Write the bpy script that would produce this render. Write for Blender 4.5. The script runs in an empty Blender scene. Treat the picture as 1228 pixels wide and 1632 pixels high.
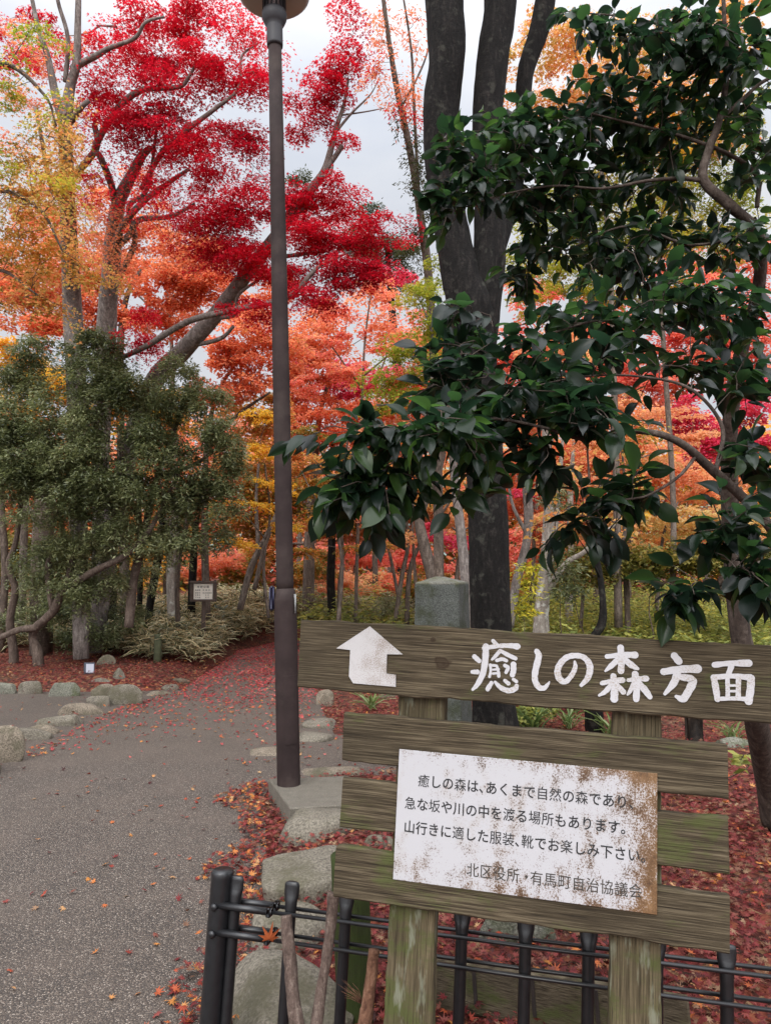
import bpy, math, random
import numpy as np
from mathutils import Matrix, Vector

# ------------------------------------------------------------------ camera, world, sun, exposure
scn = bpy.context.scene
COL = scn.collection
FPX, CX, CY = 1180.0, 614.0, 816.0
EYE = 1.6
PITCH = math.atan(94 / 1180)
cam_d = bpy.data.cameras.new('camera'); cam = bpy.data.objects.new('camera', cam_d); COL.objects.link(cam)
cam_d.sensor_fit = 'HORIZONTAL'; cam_d.sensor_width = 36; cam_d.lens = FPX / 1228 * 36
cam_d.clip_start = 0.05; cam_d.clip_end = 3000
cam.location = (0, 0, EYE); cam.rotation_euler = (math.radians(90) + PITCH, 0, 0)
scn.camera = cam

SUN_EL, SUN_AZ = math.radians(36), math.radians(200)      # azimuth clockwise from +Y
w = bpy.data.worlds.new('World'); scn.world = w; w.use_nodes = True
nt = w.node_tree; N = nt.nodes; L = nt.links
bg = N['Background']; bg.inputs['Strength'].default_value = 0.10
sky = N.new('ShaderNodeTexSky'); sky.sky_type = 'NISHITA'; sky.sun_disc = False
sky.sun_elevation = SUN_EL; sky.sun_rotation = SUN_AZ
tc = N.new('ShaderNodeTexCoord'); sep = N.new('ShaderNodeSeparateXYZ'); L.new(tc.outputs['Generated'], sep.inputs[0])
mp = N.new('ShaderNodeMapping'); mp.inputs['Scale'].default_value = (1, 1, 2.6); L.new(tc.outputs['Generated'], mp.inputs[0])
nz = N.new('ShaderNodeTexNoise'); nz.inputs['Scale'].default_value = 2.6; nz.inputs['Detail'].default_value = 6; nz.inputs['Roughness'].default_value = .55
L.new(mp.outputs[0], nz.inputs['Vector'])
cr = N.new('ShaderNodeValToRGB'); cr.color_ramp.elements[0].position = .3; cr.color_ramp.elements[1].position = .7
cr.color_ramp.elements[0].color = (.80, .85, .95, 1); cr.color_ramp.elements[1].color = (1.09, 1.09, 1.11, 1)
L.new(nz.outputs['Fac'], cr.inputs[0])
zc_ = N.new('ShaderNodeMath'); zc_.operation = 'MAXIMUM'; zc_.inputs[1].default_value = 0; L.new(sep.outputs[2], zc_.inputs[0])   # overcast: the zenith is the brightest
z4 = N.new('ShaderNodeMath'); z4.operation = 'POWER'; z4.inputs[1].default_value = 3.6; L.new(zc_.outputs[0], z4.inputs[0])
gr = N.new('ShaderNodeMath'); gr.operation = 'MULTIPLY_ADD'; gr.inputs[1].default_value = 24.0; gr.inputs[2].default_value = 7.2; L.new(z4.outputs[0], gr.inputs[0])
bk = N.new('ShaderNodeMapRange'); bk.interpolation_type = 'SMOOTHSTEP'; bk.inputs[1].default_value = .25; bk.inputs[2].default_value = -.55; bk.inputs[3].default_value = 1.0; bk.inputs[4].default_value = 3.2; L.new(sep.outputs[1], bk.inputs[0])   # added fill: sky brightened behind the camera to light the scene frontally
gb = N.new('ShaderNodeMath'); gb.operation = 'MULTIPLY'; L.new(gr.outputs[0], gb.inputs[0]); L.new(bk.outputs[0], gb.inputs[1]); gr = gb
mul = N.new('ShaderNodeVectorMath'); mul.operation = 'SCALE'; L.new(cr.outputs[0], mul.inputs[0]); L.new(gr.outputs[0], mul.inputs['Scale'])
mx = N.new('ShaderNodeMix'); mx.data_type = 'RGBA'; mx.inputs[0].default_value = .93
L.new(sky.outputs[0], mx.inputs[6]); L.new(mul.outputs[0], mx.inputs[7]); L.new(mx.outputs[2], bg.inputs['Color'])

sd = bpy.data.lights.new('sun', 'SUN'); sd.energy = 1.3; sd.angle = math.radians(30); sd.color = (1, .95, .87)
so = bpy.data.objects.new('sun', sd); COL.objects.link(so)
sv = Vector((math.sin(SUN_AZ) * math.cos(SUN_EL), math.cos(SUN_AZ) * math.cos(SUN_EL), math.sin(SUN_EL)))
so.rotation_euler = sv.to_track_quat('Z', 'Y').to_euler(); so.location = sv * 40
scn.view_settings.view_transform = 'Standard'; scn.view_settings.look = 'None'
scn.view_settings.exposure = 0.0; scn.view_settings.gamma = 1; scn.view_settings.use_curve_mapping = False
scn.cycles.max_bounces = 8; scn.cycles.diffuse_bounces = 4; scn.cycles.transmission_bounces = 6; scn.cycles.transparent_max_bounces = 8

# ------------------------------------------------------------------ geometry helpers
rng = np.random.default_rng(7)
def A(*v): return np.array(v, float)
_F = A(0, math.cos(PITCH), math.sin(PITCH)); _U = A(0, -math.sin(PITCH), math.cos(PITCH)); _R = A(1, 0, 0)
CAM = A(0, 0, EYE)
def ray(px, py): return _F + _R * ((px - CX) / FPX) + _U * ((CY - py) / FPX)
def at(px, py, Y):
    d = ray(px, py); return CAM + d * (Y / d[1])
def G(px, py, z=0.0):
    d = ray(px, py); return CAM + d * ((z - EYE) / d[2])
def gx(px, Y, z=0.0): return A((px - CX) / FPX * Y * math.cos(PITCH) * 1.0, Y, z)
def nrm(v): return v / np.maximum(np.linalg.norm(v, axis=-1, keepdims=True), 1e-9)

ORG = {}
class MB:
    def __init__(s): s.V = []; s.F = []; s.n = 0; s.uv = []
    def add(s, V, F, mat=0, uv=None):
        V = np.asarray(V, float).reshape(-1, 3); F = np.asarray(F, np.int64)
        s.V.append(V); s.F.append((F + s.n, mat)); s.n += len(V)
    def build(s, name, mats, parent=None, smooth=True, local=False, label=None, stuff=False):
        me = bpy.data.meshes.new(name)
        V = np.concatenate(s.V) if s.V else np.zeros((0, 3))
        o = bpy.data.objects.new(name, me); COL.objects.link(o)
        org = A(0, 0, 0)
        if parent is not None:
            o.parent = parent
            if not local: org = ORG.get(parent.name, A(0, 0, 0))
        ORG[o.name] = org
        V = V - org
        me.vertices.add(len(V)); me.vertices.foreach_set('co', V.astype(np.float32).ravel())
        loops = np.concatenate([f.ravel() for f, m in s.F])
        tot = np.concatenate([np.full(len(f), f.shape[1]) for f, m in s.F])
        mi = np.concatenate([np.full(len(f), m) for f, m in s.F])
        st = np.concatenate([[0], np.cumsum(tot)[:-1]])
        me.loops.add(len(loops)); me.loops.foreach_set('vertex_index', loops.astype(np.int32))
        me.polygons.add(len(tot)); me.polygons.foreach_set('loop_start', st.astype(np.int32))
        me.polygons.foreach_set('loop_total', tot.astype(np.int32))
        me.polygons.foreach_set('material_index', mi.astype(np.int32))
        me.polygons.foreach_set('use_smooth', np.full(len(tot), bool(smooth)))
        for m in (mats if isinstance(mats, (list, tuple)) else [mats]): me.materials.append(m)
        me.update(calc_edges=True)
        if label: o['label'] = label
        if stuff: o['kind'] = 'stuff'
        return o
    def box(s, c, sz, rot=None, mat=0, bev=0.0):
        c = A(*c); h = A(*sz) / 2
        if bev <= 0:
            V = np.array([[x, y, z] for x in (-1, 1) for y in (-1, 1) for z in (-1, 1)], float) * h
            F = [[0, 1, 3, 2], [4, 6, 7, 5], [0, 4, 5, 1], [2, 3, 7, 6], [0, 2, 6, 4], [1, 5, 7, 3]]
            if rot is not None: V = V @ np.asarray(rot).T
            s.add(V + c, F, mat); return
        V = []; idx = {}
        for x in (-1, 1):
            for y in (-1, 1):
                for z in (-1, 1):
                    for ax in range(3):
                        v = A(x, y, z) * (h - bev); v[ax] += (x, y, z)[ax] * bev
                        idx[(x, y, z, ax)] = len(V); V.append(v)
        F4 = []; F3 = []
        for ax in range(3):
            a, b = (ax + 1) % 3, (ax + 2) % 3
            for sg in (-1, 1):
                q = []
                for i, j in ((-1, -1), (1, -1), (1, 1), (-1, 1)):
                    k = [0, 0, 0]; k[ax] = sg; k[a] = i; k[b] = j; q.append(idx[(*k, ax)])
                F4.append(q if sg > 0 else q[::-1])
            for i in (-1, 1):
                for j in (-1, 1):
                    k0 = [0, 0, 0]; k1 = [0, 0, 0]; k0[ax] = -1; k1[ax] = 1
                    for k in (k0, k1): k[a] = i; k[b] = j
                    q = [idx[(*k0, a)], idx[(*k1, a)], idx[(*k1, b)], idx[(*k0, b)]]
                    F4.append(q if i * j > 0 else q[::-1])
        for x in (-1, 1):
            for y in (-1, 1):
                for z in (-1, 1):
                    t = [idx[(x, y, z, 0)], idx[(x, y, z, 1)], idx[(x, y, z, 2)]]
                    F3.append(t if x * y * z > 0 else t[::-1])
        V = np.array(V)
        if rot is not None: V = V @ np.asarray(rot).T
        n0 = s.n; s.add(V + c, F4, mat); s.F.append((np.array(F3) + n0, mat))
    def tube(s, P, R, n=8, mat=0, cap=True, jit=0.0, seed=0):
        P = np.asarray(P, float); R = np.broadcast_to(np.asarray(R, float), (len(P),)).copy()
        T = nrm(np.gradient(P, axis=0)); up = A(0, 0, 1) if abs(T[0][2]) < .9 else A(0, 1, 0)
        a = np.zeros_like(P); u = nrm(np.cross(T[0], up))
        for i in range(len(P)):
            u = nrm(u - T[i] * (u @ T[i])); a[i] = u
        b = np.cross(T, a); th = np.arange(n) * 2 * np.pi / n
        RR = R[:, None] * np.ones(n)[None]
        if jit:
            r2 = np.random.default_rng(seed); k = r2.normal(size=(len(P), n))
            k = (k + np.roll(k, 1, 0) + np.roll(k, -1, 0)) / 1.7
            lob = .5 * np.sin(th[None] * 2 + r2.uniform(0, 6)) + .4 * np.sin(th[None] * 3 + r2.uniform(0, 6))
            RR = RR * (1 + jit * (k * .5 + lob))
        V = P[:, None] + RR[..., None] * (np.cos(th)[None, :, None] * a[:, None] + np.sin(th)[None, :, None] * b[:, None])
        m = len(P); i = np.arange(m - 1)[:, None] * n; j = np.arange(n)[None]; j2 = (j + 1) % n
        F = np.stack([i + j, i + j2, i + n + j2, i + n + j], -1).reshape(-1, 4)
        n0 = s.n; s.add(V.reshape(-1, 3), F, mat)
        if cap:
            s.F.append((np.array([list(range(n - 1, -1, -1))]) + n0, mat)); s.F.append((np.array([list(range(n))]) + n0 + (m - 1) * n, mat))
    def lathe(s, c, prof, n=24, mat=0, axis=None):
        c = A(*c); th = np.arange(n) * 2 * np.pi / n
        az = A(0, 0, 1) if axis is None else nrm(A(*axis))
        ax = nrm(np.cross(A(0, 1, 0), az)); ay = np.cross(az, ax)
        V = np.array([c + az * z + r * (math.cos(t) * ax + math.sin(t) * ay) for r, z in prof for t in th])
        m = len(prof); i = np.arange(m - 1)[:, None] * n; j = np.arange(n)[None]; j2 = (j + 1) % n
        s.add(V, np.stack([i + j, i + j2, i + n + j2, i + n + j], -1).reshape(-1, 4), mat)
        n0 = s.n - len(V)
        s.F.append((np.array([list(range(n - 1, -1, -1))]) + n0, mat)); s.F.append((np.array([list(range(n))]) + n0 + (m - 1) * n, mat))
    def leaves(s, C, X, Nn, size, tmpl, mat=0):
        T, Fs = tmpl; C = np.asarray(C); X = nrm(X); Nn = nrm(Nn - X * np.sum(X * Nn, -1, keepdims=True)); Y = np.cross(Nn, X)
        size = np.broadcast_to(size, (len(C),))
        V = C[:, None] + size[:, None, None] * (T[None, :, 0, None] * X[:, None] + T[None, :, 1, None] * Y[:, None] + T[None, :, 2, None] * Nn[:, None])
        k = len(T); n0 = s.n; s.V.append(V.reshape(-1, 3)); s.n += k * len(C)
        off = n0 + np.arange(len(C)) * k
        for F, m in Fs:
            F = np.asarray(F); s.F.append(((off[:, None, None] + F[None]).reshape(-1, F.shape[1]), mat + m))

# leaf templates: (x along, y across, z up), faces
def star(lobes, notch=.33, back=.25):
    pts = []; angs = np.linspace(-130, 130, lobes); ln = {-130: .5}
    for i, a in enumerate(angs):
        l = 1 - .5 * (abs(a) / 130) ** 1.5
        pts.append((l * math.cos(math.radians(a)), l * math.sin(math.radians(a))))
        if i < lobes - 1:
            b = (a + angs[i + 1]) / 2; pts.append((notch * math.cos(math.radians(b)), notch * math.sin(math.radians(b))))
    pts.append((-.12, 0))
    P = [(x * .6, y * .6, -.16 * (x * x + y * y)) for x, y in pts]
    c = len(P); P.append((0, 0, .02)); m = len(pts)
    return np.array(P), [(np.array([[c, i, (i + 1) % m] for i in range(m)]), 0)]
STAR7, STAR5 = star(7), star(5, .3)
KITE = (np.array([(0, 0, 0), (.45, .3, -.03), (1, 0, -.12), (.45, -.3, -.03)]), [(np.array([[0, 3, 2, 1]]), 0)])
LANCE = (np.array([(0, 0, 0), (.4, .16, .03), (1, 0, -.1), (.4, -.16, .03), (.45, 0, -.02)]), [(np.array([[0, 4, 1], [1, 4, 2], [0, 3, 4], [4, 3, 2]]), 0)])
def broad(wd=.27, droop=.28, fold=.10, rows=9):
    P = []; F = []
    for i in range(rows):
        t = i / (rows - 1); hw = wd * math.sin(math.pi * t ** .82) ** .8 * (1 - .12 * t) if 0 < t < 1 else .004
        if t > .86: hw *= .75
        z = -droop * t * t
        for yv, zz in ((-1, 1), (-.5, .42), (0, 0), (.5, .42), (1, 1)):
            P.append((t - .08 * abs(t - .5) * abs(yv), yv * hw, z + fold * zz * hw / wd))
    for i in range(rows - 1):
        for j in range(4):
            a = i * 5 + j; F.append([a, a + 5, a + 6, a + 1][::-1])
    n = len(P); P += [(-.12, -.012, .03), (-.12, .012, .03)]; 
    return np.array(P), [(np.array(F), 0), (np.array([[n, 1, 3, n + 1]]), 0)]
BROADS = [broad(.29, .2), broad(.31, .42, .14), broad(.28, .1, .2), broad(.33, .3, .03), broad(.27, .55, .08)]
def blade(w=.09, margin=True):
    P = []; F0 = []; F1 = []
    for i, (t, hw) in enumerate(((0, .3), (.25, 1), (.6, .9), (1, .02))):
        z = .32 * t - .55 * t * t
        for yv in (-1, -.55, .55, 1): P.append((t, yv * hw * w, z + (.02 if abs(yv) == 1 else 0)))
    for i in range(3):
        for j in range(3):
            a = i * 4 + j; (F0 if j == 1 else F1).append([a, a + 1, a + 5, a + 4])
    return np.array(P), [(np.array(F0), 0), (np.array(F1), 1 if margin else 0)]
SASA = blade(.095); STRAP = blade(.035, False)

def cat(P, k=6):
    P = np.asarray(P, float); Q = np.vstack([2 * P[0] - P[1], P, 2 * P[-1] - P[-2]]); out = []
    for i in range(1, len(Q) - 2):
        for t in np.arange(k) / k:
            a, b, c, d = Q[i - 1], Q[i], Q[i + 1], Q[i + 2]
            out.append(.5 * (2 * b + (c - a) * t + (2 * a - 5 * b + 4 * c - d) * t * t + (3 * b - a - 3 * c + d) * t ** 3))
    out.append(P[-1]); return np.array(out)

# ------------------------------------------------------------------ object helpers
def tag(o, label=None, cat=None, group=None, kind=None):
    if label: o['label'] = label
    if cat: o['category'] = cat
    if group: o['group'] = group
    if kind: o['kind'] = kind
    return o
def thing(name, label, cat, loc, group=None):
    o = bpy.data.objects.new(name, None); COL.objects.link(o); o.empty_display_size = .1
    o.location = tuple(loc); ORG[o.name] = A(*loc); return tag(o, label, cat, group)

# ------------------------------------------------------------------ materials
def M(name):
    m = bpy.data.materials.new(name); m.use_nodes = True; t = m.node_tree
    p = t.nodes['Principled BSDF']; return m, t, t.nodes, t.links, p
def node(t, typ, **kw):
    n = t.nodes.new(typ)
    for k, v in kw.items():
        if k.startswith('i_'):
            key = k[2:]; n.inputs[int(key) if key.isdigit() else key].default_value = v
        else: setattr(n, k, v)
    return n
def ramp(t, fac, stops, interp='LINEAR'):
    r = t.nodes.new('ShaderNodeValToRGB'); e = r.color_ramp.elements; r.color_ramp.interpolation = interp
    while len(e) < len(stops): e.new(.5)
    for el, (p, c) in zip(e, stops): el.position = p; el.color = (*c, 1) if len(c) == 3 else c
    t.links.new(fac, r.inputs[0]); return r.outputs[0]
def noise(t, scale, detail=4, rough=.5, vec=None, stretch=None, dist=0.0):
    n = node(t, 'ShaderNodeTexNoise'); n.inputs['Scale'].default_value = scale; n.inputs['Detail'].default_value = detail
    n.inputs['Roughness'].default_value = rough; n.inputs['Distortion'].default_value = dist
    if vec is None: vec = node(t, 'ShaderNodeTexCoord').outputs['Object']
    if stretch:
        mpn = node(t, 'ShaderNodeMapping'); mpn.inputs['Scale'].default_value = stretch; t.links.new(vec, mpn.inputs[0]); vec = mpn.outputs[0]
    t.links.new(vec, n.inputs['Vector']); return n.outputs['Fac']
def mix(t, fac, a, b, typ='MIX'):
    m = node(t, 'ShaderNodeMix', data_type='RGBA', blend_type=typ)
    for sock, v in ((m.inputs[0], fac), (m.inputs[6], a), (m.inputs[7], b)):
        if hasattr(v, 'is_linked') or hasattr(v, 'links'): t.links.new(v, sock)
        else: sock.default_value = v if not isinstance(v, tuple) else (*v, 1)[:4]
    return m.outputs[2]
def mth(t, op, a, b=0.0):
    m = node(t, 'ShaderNodeMath', operation=op)
    for sock, v in ((m.inputs[0], a), (m.inputs[1], b)):
        if hasattr(v, 'links'): t.links.new(v, sock)
        else: sock.default_value = v
    return m.outputs[0]
def bump(t, p, h, strength=.5, dist=.01):
    b = node(t, 'ShaderNodeBump'); b.inputs['Strength'].default_value = strength; b.inputs['Distance'].default_value = dist
    t.links.new(h, b.inputs['Height']); t.links.new(b.outputs[0], p.inputs['Normal'])

def leaf_mat(name, cols, trans=.45, rough=.5, spec=.25, nscale=.9, nmix=.45, tint=1.25):
    """every leaf one shade out of cols (light and dark clumps follow a soft noise); thin leaf that lets light through"""
    m, t, n, l, p = M(name)
    geo = node(t, 'ShaderNodeNewGeometry'); isl = geo.outputs['Random Per Island']
    nz_ = noise(t, nscale, 2, vec=geo.outputs['Position'])
    nn = node(t, 'ShaderNodeMapRange'); nn.inputs[1].default_value = .3; nn.inputs[2].default_value = .7; l.new(nz_, nn.inputs[0])
    f = mth(t, 'ADD', mth(t, 'MULTIPLY', isl, 1 - nmix), mth(t, 'MULTIPLY', nn.outputs[0], nmix))
    k = len(cols); c = ramp(t, f, [(.08 + .84 * i / max(1, k - 1), q) for i, q in enumerate(cols)])
    l.new(c, p.inputs['Base Color']); p.inputs['Roughness'].default_value = rough; p.inputs['Specular IOR Level'].default_value = spec
    tr = node(t, 'ShaderNodeBsdfTranslucent'); tc_ = mix(t, 1.0, c, (tint, tint, tint * .8, 1), 'MULTIPLY'); l.new(tc_, tr.inputs[0])
    ms = node(t, 'ShaderNodeMixShader'); ms.inputs[0].default_value = trans
    l.new(p.outputs[0], ms.inputs[1]); l.new(tr.outputs[0], ms.inputs[2]); l.new(ms.outputs[0], n['Material Output'].inputs[0]); return m

def bark_mat(name, c0, c1, c2, scale=9, lichen=None, bs=.7):
    m, t, n, l, p = M(name); v = node(t, 'ShaderNodeNewGeometry').outputs['Position']
    a = mth(t, 'ADD', mth(t, 'MULTIPLY', noise(t, scale * 2.6, 8, .68, vec=v, stretch=(1, 1, .3), dist=.6), .65), mth(t, 'MULTIPLY', noise(t, scale * 5, 6, .7, vec=v), .35)); b = noise(t, scale * .35, 3, .5, vec=v)
    c = ramp(t, a, [(.38, c0), (.52, c1), (.64, c2)])
    c = mix(t, mth(t, 'MULTIPLY', b, .45), c, tuple(x * .45 for x in c0))
    if lichen:
        q = ramp(t, noise(t, scale * 1.1, 5, .6, vec=v), [(.58, (0, 0, 0)), (.66, (.8, .8, .8))]); c = mix(t, q, c, lichen)
    l.new(c, p.inputs['Base Color']); p.inputs['Roughness'].default_value = .9; p.inputs['Specular IOR Level'].default_value = .2
    bump(t, p, a, bs, .03); return m

def plain(name, col, rough=.6, metal=0, nz_=0.15, scale=30, bs=.1, spec=.5, dirt=None):
    m, t, n, l, p = M(name); v = node(t, 'ShaderNodeTexCoord').outputs['Object']
    a = noise(t, scale, 5, .6, vec=v); c = ramp(t, a, [(.3, tuple(x * (1 - nz_) for x in col)), (.7, tuple(min(1, x * (1 + nz_)) for x in col))])
    if dirt:
        q = ramp(t, noise(t, scale * .3, 6, .7, vec=v), [(.5, (0, 0, 0)), (.68, (.8, .8, .8))]); c = mix(t, q, c, dirt)
    l.new(c, p.inputs['Base Color']); p.inputs['Roughness'].default_value = rough; p.inputs['Metallic'].default_value = metal
    p.inputs['Specular IOR Level'].default_value = spec
    if bs: bump(t, p, a, bs, .005)
    return m

def wood_mat(name, c0, c1, c2, moss=(.055, .065, .018), moss_at=.52, axis='x', lich=False, seed=0.0):
    m, t, n, l, p = M(name); v = node(t, 'ShaderNodeTexCoord').outputs['Object']
    mpn = node(t, 'ShaderNodeMapping'); mpn.inputs['Location'].default_value = (seed, seed * 2, seed * 3); l.new(v, mpn.inputs[0]); v = mpn.outputs[0]
    st = (.8, 9, 44) if axis == 'x' else (44, 9, .8)
    g = noise(t, 6, 8, .62, vec=v, stretch=st, dist=.35)
    g2 = noise(t, 22, 4, .6, vec=v, stretch=tuple(.35 if x < 2 else x * .3 for x in st), dist=.1)
    big = noise(t, 3.4, 4, .55, vec=v, stretch=(1, 1, 1.6))
    gg = mth(t, 'ADD', mth(t, 'MULTIPLY', g, .5), mth(t, 'MULTIPLY', g2, .5))
    c = ramp(t, gg, [(.37, c0), (.49, c1), (.61, c2)])
    c = mix(t, ramp(t, g2, [(.30, (.9, .9, .9)), (.40, (0, 0, 0))]), c, tuple(x * .5 for x in c0))
    c = mix(t, ramp(t, big, [(.35, (.55, .55, .55)), (.6, (0, 0, 0))]), c, tuple(x * .5 for x in c1))
    ms = noise(t, 4.6, 6, .68, vec=v, stretch=(1, 1, 2)); ms = mth(t, 'MULTIPLY', ms, mth(t, 'ADD', .55, mth(t, 'MULTIPLY', gg, .9)))
    c = mix(t, ramp(t, ms, [(moss_at, (0, 0, 0)), (moss_at + .14, (.85, .85, .85))]), c, moss)
    if lich:
        q = ramp(t, noise(t, 14, 4, .6, vec=v, stretch=(2.2, 2, .45)), [(.57, (0, 0, 0)), (.66, (.75, .75, .75))]); c = mix(t, q, c, (.17, .175, .125))
    l.new(c, p.inputs['Base Color']); p.inputs['Roughness'].default_value = .88; p.inputs['Specular IOR Level'].default_value = .2
    bump(t, p, gg, .8, .006); return m

def stone_mat(name, c0, c1, moss=None, sc=6):
    m, t, n, l, p = M(name); v = node(t, 'ShaderNodeNewGeometry').outputs['Position']
    a = noise(t, sc, 8, .65, vec=v); f = noise(t, sc * 14, 4, .6, vec=v); c = ramp(t, a, [(.3, c0), (.68, c1)])
    c = mix(t, .55, c, ramp(t, f, [(.35, tuple(x * .5 for x in c0)), (.65, tuple(min(1, x * 1.45) for x in c1))]))
    if moss:
        c = mix(t, ramp(t, noise(t, sc * .6, 6, .7, vec=v), [(.48, (0, 0, 0)), (.62, (.8, .8, .8))]), c, moss)
    l.new(c, p.inputs['Base Color']); p.inputs['Roughness'].default_value = .92; p.inputs['Specular IOR Level'].default_value = .2
    bump(t, p, mth(t, 'ADD', a, mth(t, 'MULTIPLY', f, .5)), .7, .02); return m

# bark
BK_DARK = bark_mat('dark_bark', (.003, .0025, .002), (.009, .0075, .0065), (.032, .027, .023), 8, lichen=(.036, .035, .028))
BK_GREY = bark_mat('grey_bark', (.085, .07, .062), (.20, .17, .152), (.36, .32, .29), 7, bs=.5)
BK_BROWN = bark_mat('brown_bark', (.045, .033, .026), (.12, .09, .07), (.23, .18, .145), 8)
BK_PALE = bark_mat('pale_bark', (.16, .13, .11), (.33, .29, .25), (.5, .46, .41), 7, lichen=(.5, .5, .45), bs=.35)
BK_TWIST = bark_mat('twisted_bark', (.05, .035, .028), (.13, .095, .075), (.22, .17, .14), 9)
# foliage (real leaf colours; the red and orange are autumn leaves)
LF_RED = leaf_mat('crimson_maple_leaf', [(.20, .004, .013), (.40, .006, .022), (.58, .009, .032), (.64, .02, .04)], .55, tint=1.3)
LF_ORED = leaf_mat('orange_red_maple_leaf', [(.50, .08, .045), (.66, .16, .08), (.70, .25, .12), (.70, .23, .16), (.60, .30, .11)], .58, tint=1.15)
LF_ORANGE = leaf_mat('orange_maple_leaf', [(.54, .16, .06), (.68, .27, .10), (.70, .36, .14), (.56, .40, .12), (.38, .34, .08)], .58, tint=1.15)
LF_YELL = leaf_mat('yellow_orange_leaf', [(.55, .22, .02), (.68, .36, .04), (.70, .46, .07), (.42, .38, .06)], .55)
LF_PINK = leaf_mat('pink_red_maple_leaf', [(.58, .08, .09), (.74, .19, .16), (.76, .28, .19), (.72, .34, .18)], .58, tint=1.12)
LF_HOT = leaf_mat('magenta_maple_leaf', [(.48, .02, .07), (.64, .05, .12), (.68, .11, .16)], .55, tint=1.1)
LF_SALMON = leaf_mat('salmon_maple_leaf', [(.66, .22, .13), (.76, .33, .19), (.76, .41, .22), (.66, .43, .19)], .58, tint=1.12)
LF_TAN = leaf_mat('tan_orange_leaf', [(.52, .26, .10), (.66, .38, .15), (.62, .43, .20), (.48, .40, .14)], .55)
LF_YGRN = leaf_mat('yellow_green_maple_leaf', [(.12, .17, .02), (.25, .28, .03), (.40, .36, .05), (.55, .28, .05)], .55)
LF_GRNOR = leaf_mat('turning_green_orange_leaf', [(.08, .11, .02), (.22, .18, .03), (.46, .20, .035), (.56, .17, .03)], .38, tint=1.1)
LF_OLIVE = leaf_mat('olive_shrub_leaf', [(.045, .05, .012), (.10, .10, .022), (.20, .17, .035), (.24, .13, .03)], .4)
LF_LIME = leaf_mat('light_green_undergrowth_leaf', [(.08, .11, .03), (.17, .20, .05), (.32, .32, .08), (.46, .40, .09)], .45)
LF_EVER = leaf_mat('evergreen_shrub_leaf', [(.042, .052, .022), (.10, .118, .05), (.19, .21, .095), (.36, .37, .20)], .4, .36, .5)
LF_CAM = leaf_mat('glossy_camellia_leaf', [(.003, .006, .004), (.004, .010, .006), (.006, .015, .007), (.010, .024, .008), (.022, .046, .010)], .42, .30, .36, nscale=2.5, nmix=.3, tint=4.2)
LF_IVY = leaf_mat('dark_ivy_leaf', [(.02, .03, .015), (.05, .065, .02), (.09, .10, .03)], .3, .4, .4)
LF_SASA = leaf_mat('bamboo_grass_green', [(.02, .032, .014), (.05, .068, .028), (.12, .13, .05)], .3, .45, .4)
LF_SASAM = leaf_mat('bamboo_grass_pale_margin', [(.12, .13, .07), (.36, .31, .18), (.60, .50, .32), (.5, .36, .2)], .3, .5, .3)
LF_FALL = leaf_mat('fallen_maple_leaf', [(.024, .010, .008), (.06, .010, .010), (.11, .012, .013), (.155, .020, .019), (.19, .045, .036), (.13, .06, .035), (.26, .16, .09)], .15, .6, .25, nscale=1.6, nmix=.3)
LF_FALLO = leaf_mat('fallen_orange_leaf', [(.13, .018, .014), (.26, .04, .022), (.36, .095, .026), (.42, .17, .04), (.40, .25, .13)], .15, .6, .25, nscale=1.6, nmix=.25)

# ------------------------------------------------------------------ the setting: ground, path
YL = [-3, 5, 6.4, 8.9, 9.9, 12, 15, 17, 19, 21]; XLv = [-3.3, -3.2, -3.15, -3.1, -2.75, -2.8, -2.95, -2.4, -1.0, .5]
YR = [-3, 2.6, 3.05, 4.2, 5.4, 5.75, 6.0, 7.0, 7.4, 9.4, 12, 16, 19, 21]; XRv = [-.40, -.45, -.53, -.65, -.86, -.86, .35, .35, -.5, -.85, -1.2, -1.4, 1.0, 1.6]
def xl(y): return np.interp(y, YL, XLv)
def xr(y): return np.interp(y, YR, XRv)
def sst(a, b, x): t = np.clip((x - a) / (b - a), 0, 1); return t * t * (3 - 2 * t)
def hgt(x, y):
    x = np.asarray(x, float); y = np.asarray(y, float)
    right = sst(.05, .5, x - xr(y)) * .07 * (1 - sst(6, 9, y) * .3)
    left = sst(.05, .6, xl(y) - x) * sst(9.9, 10.5, y) * .16
    far = sst(18, 40, y) * 1.2
    wob = .02 * np.sin(x * 3.1 + 1.3 * np.sin(y * 2.3)) * np.sin(y * 2.7 + x)
    return -.02 + right + left + far + wob * np.clip((right + left) * 14, 0, 1)

m, t, n, l, p = M('leaf_litter_soil')
v = node(t, 'ShaderNodeNewGeometry').outputs['Position']
vo = node(t, 'ShaderNodeTexVoronoi'); vo.inputs['Scale'].default_value = 26; l.new(v, vo.inputs['Vector'])
sp = node(t, 'ShaderNodeSeparateColor'); l.new(vo.outputs['Color'], sp.inputs[0])
lc = ramp(t, sp.outputs[0], [(0, (.035, .018, .013)), (.3, (.09, .02, .017)), (.6, (.15, .026, .023)), (.82, (.20, .06, .03)), (1, (.25, .15, .08))])
soil = ramp(t, noise(t, 9, 6, .65, vec=v), [(.3, (.03, .022, .016)), (.7, (.09, .066, .048))])
c = mix(t, ramp(t, noise(t, 1.1, 5, .6, vec=v), [(.3, (.2, .2, .2)), (.55, (.85, .85, .85))]), soil, lc)
l.new(c, p.inputs['Base Color']); p.inputs['Roughness'].default_value = .95; p.inputs['Specular IOR Level'].default_value = .1
bump(t, p, mth(t, 'ADD', sp.outputs[1], noise(t, 40, 4, .6, vec=v)), .8, .02); MAT_SOIL = m

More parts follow.
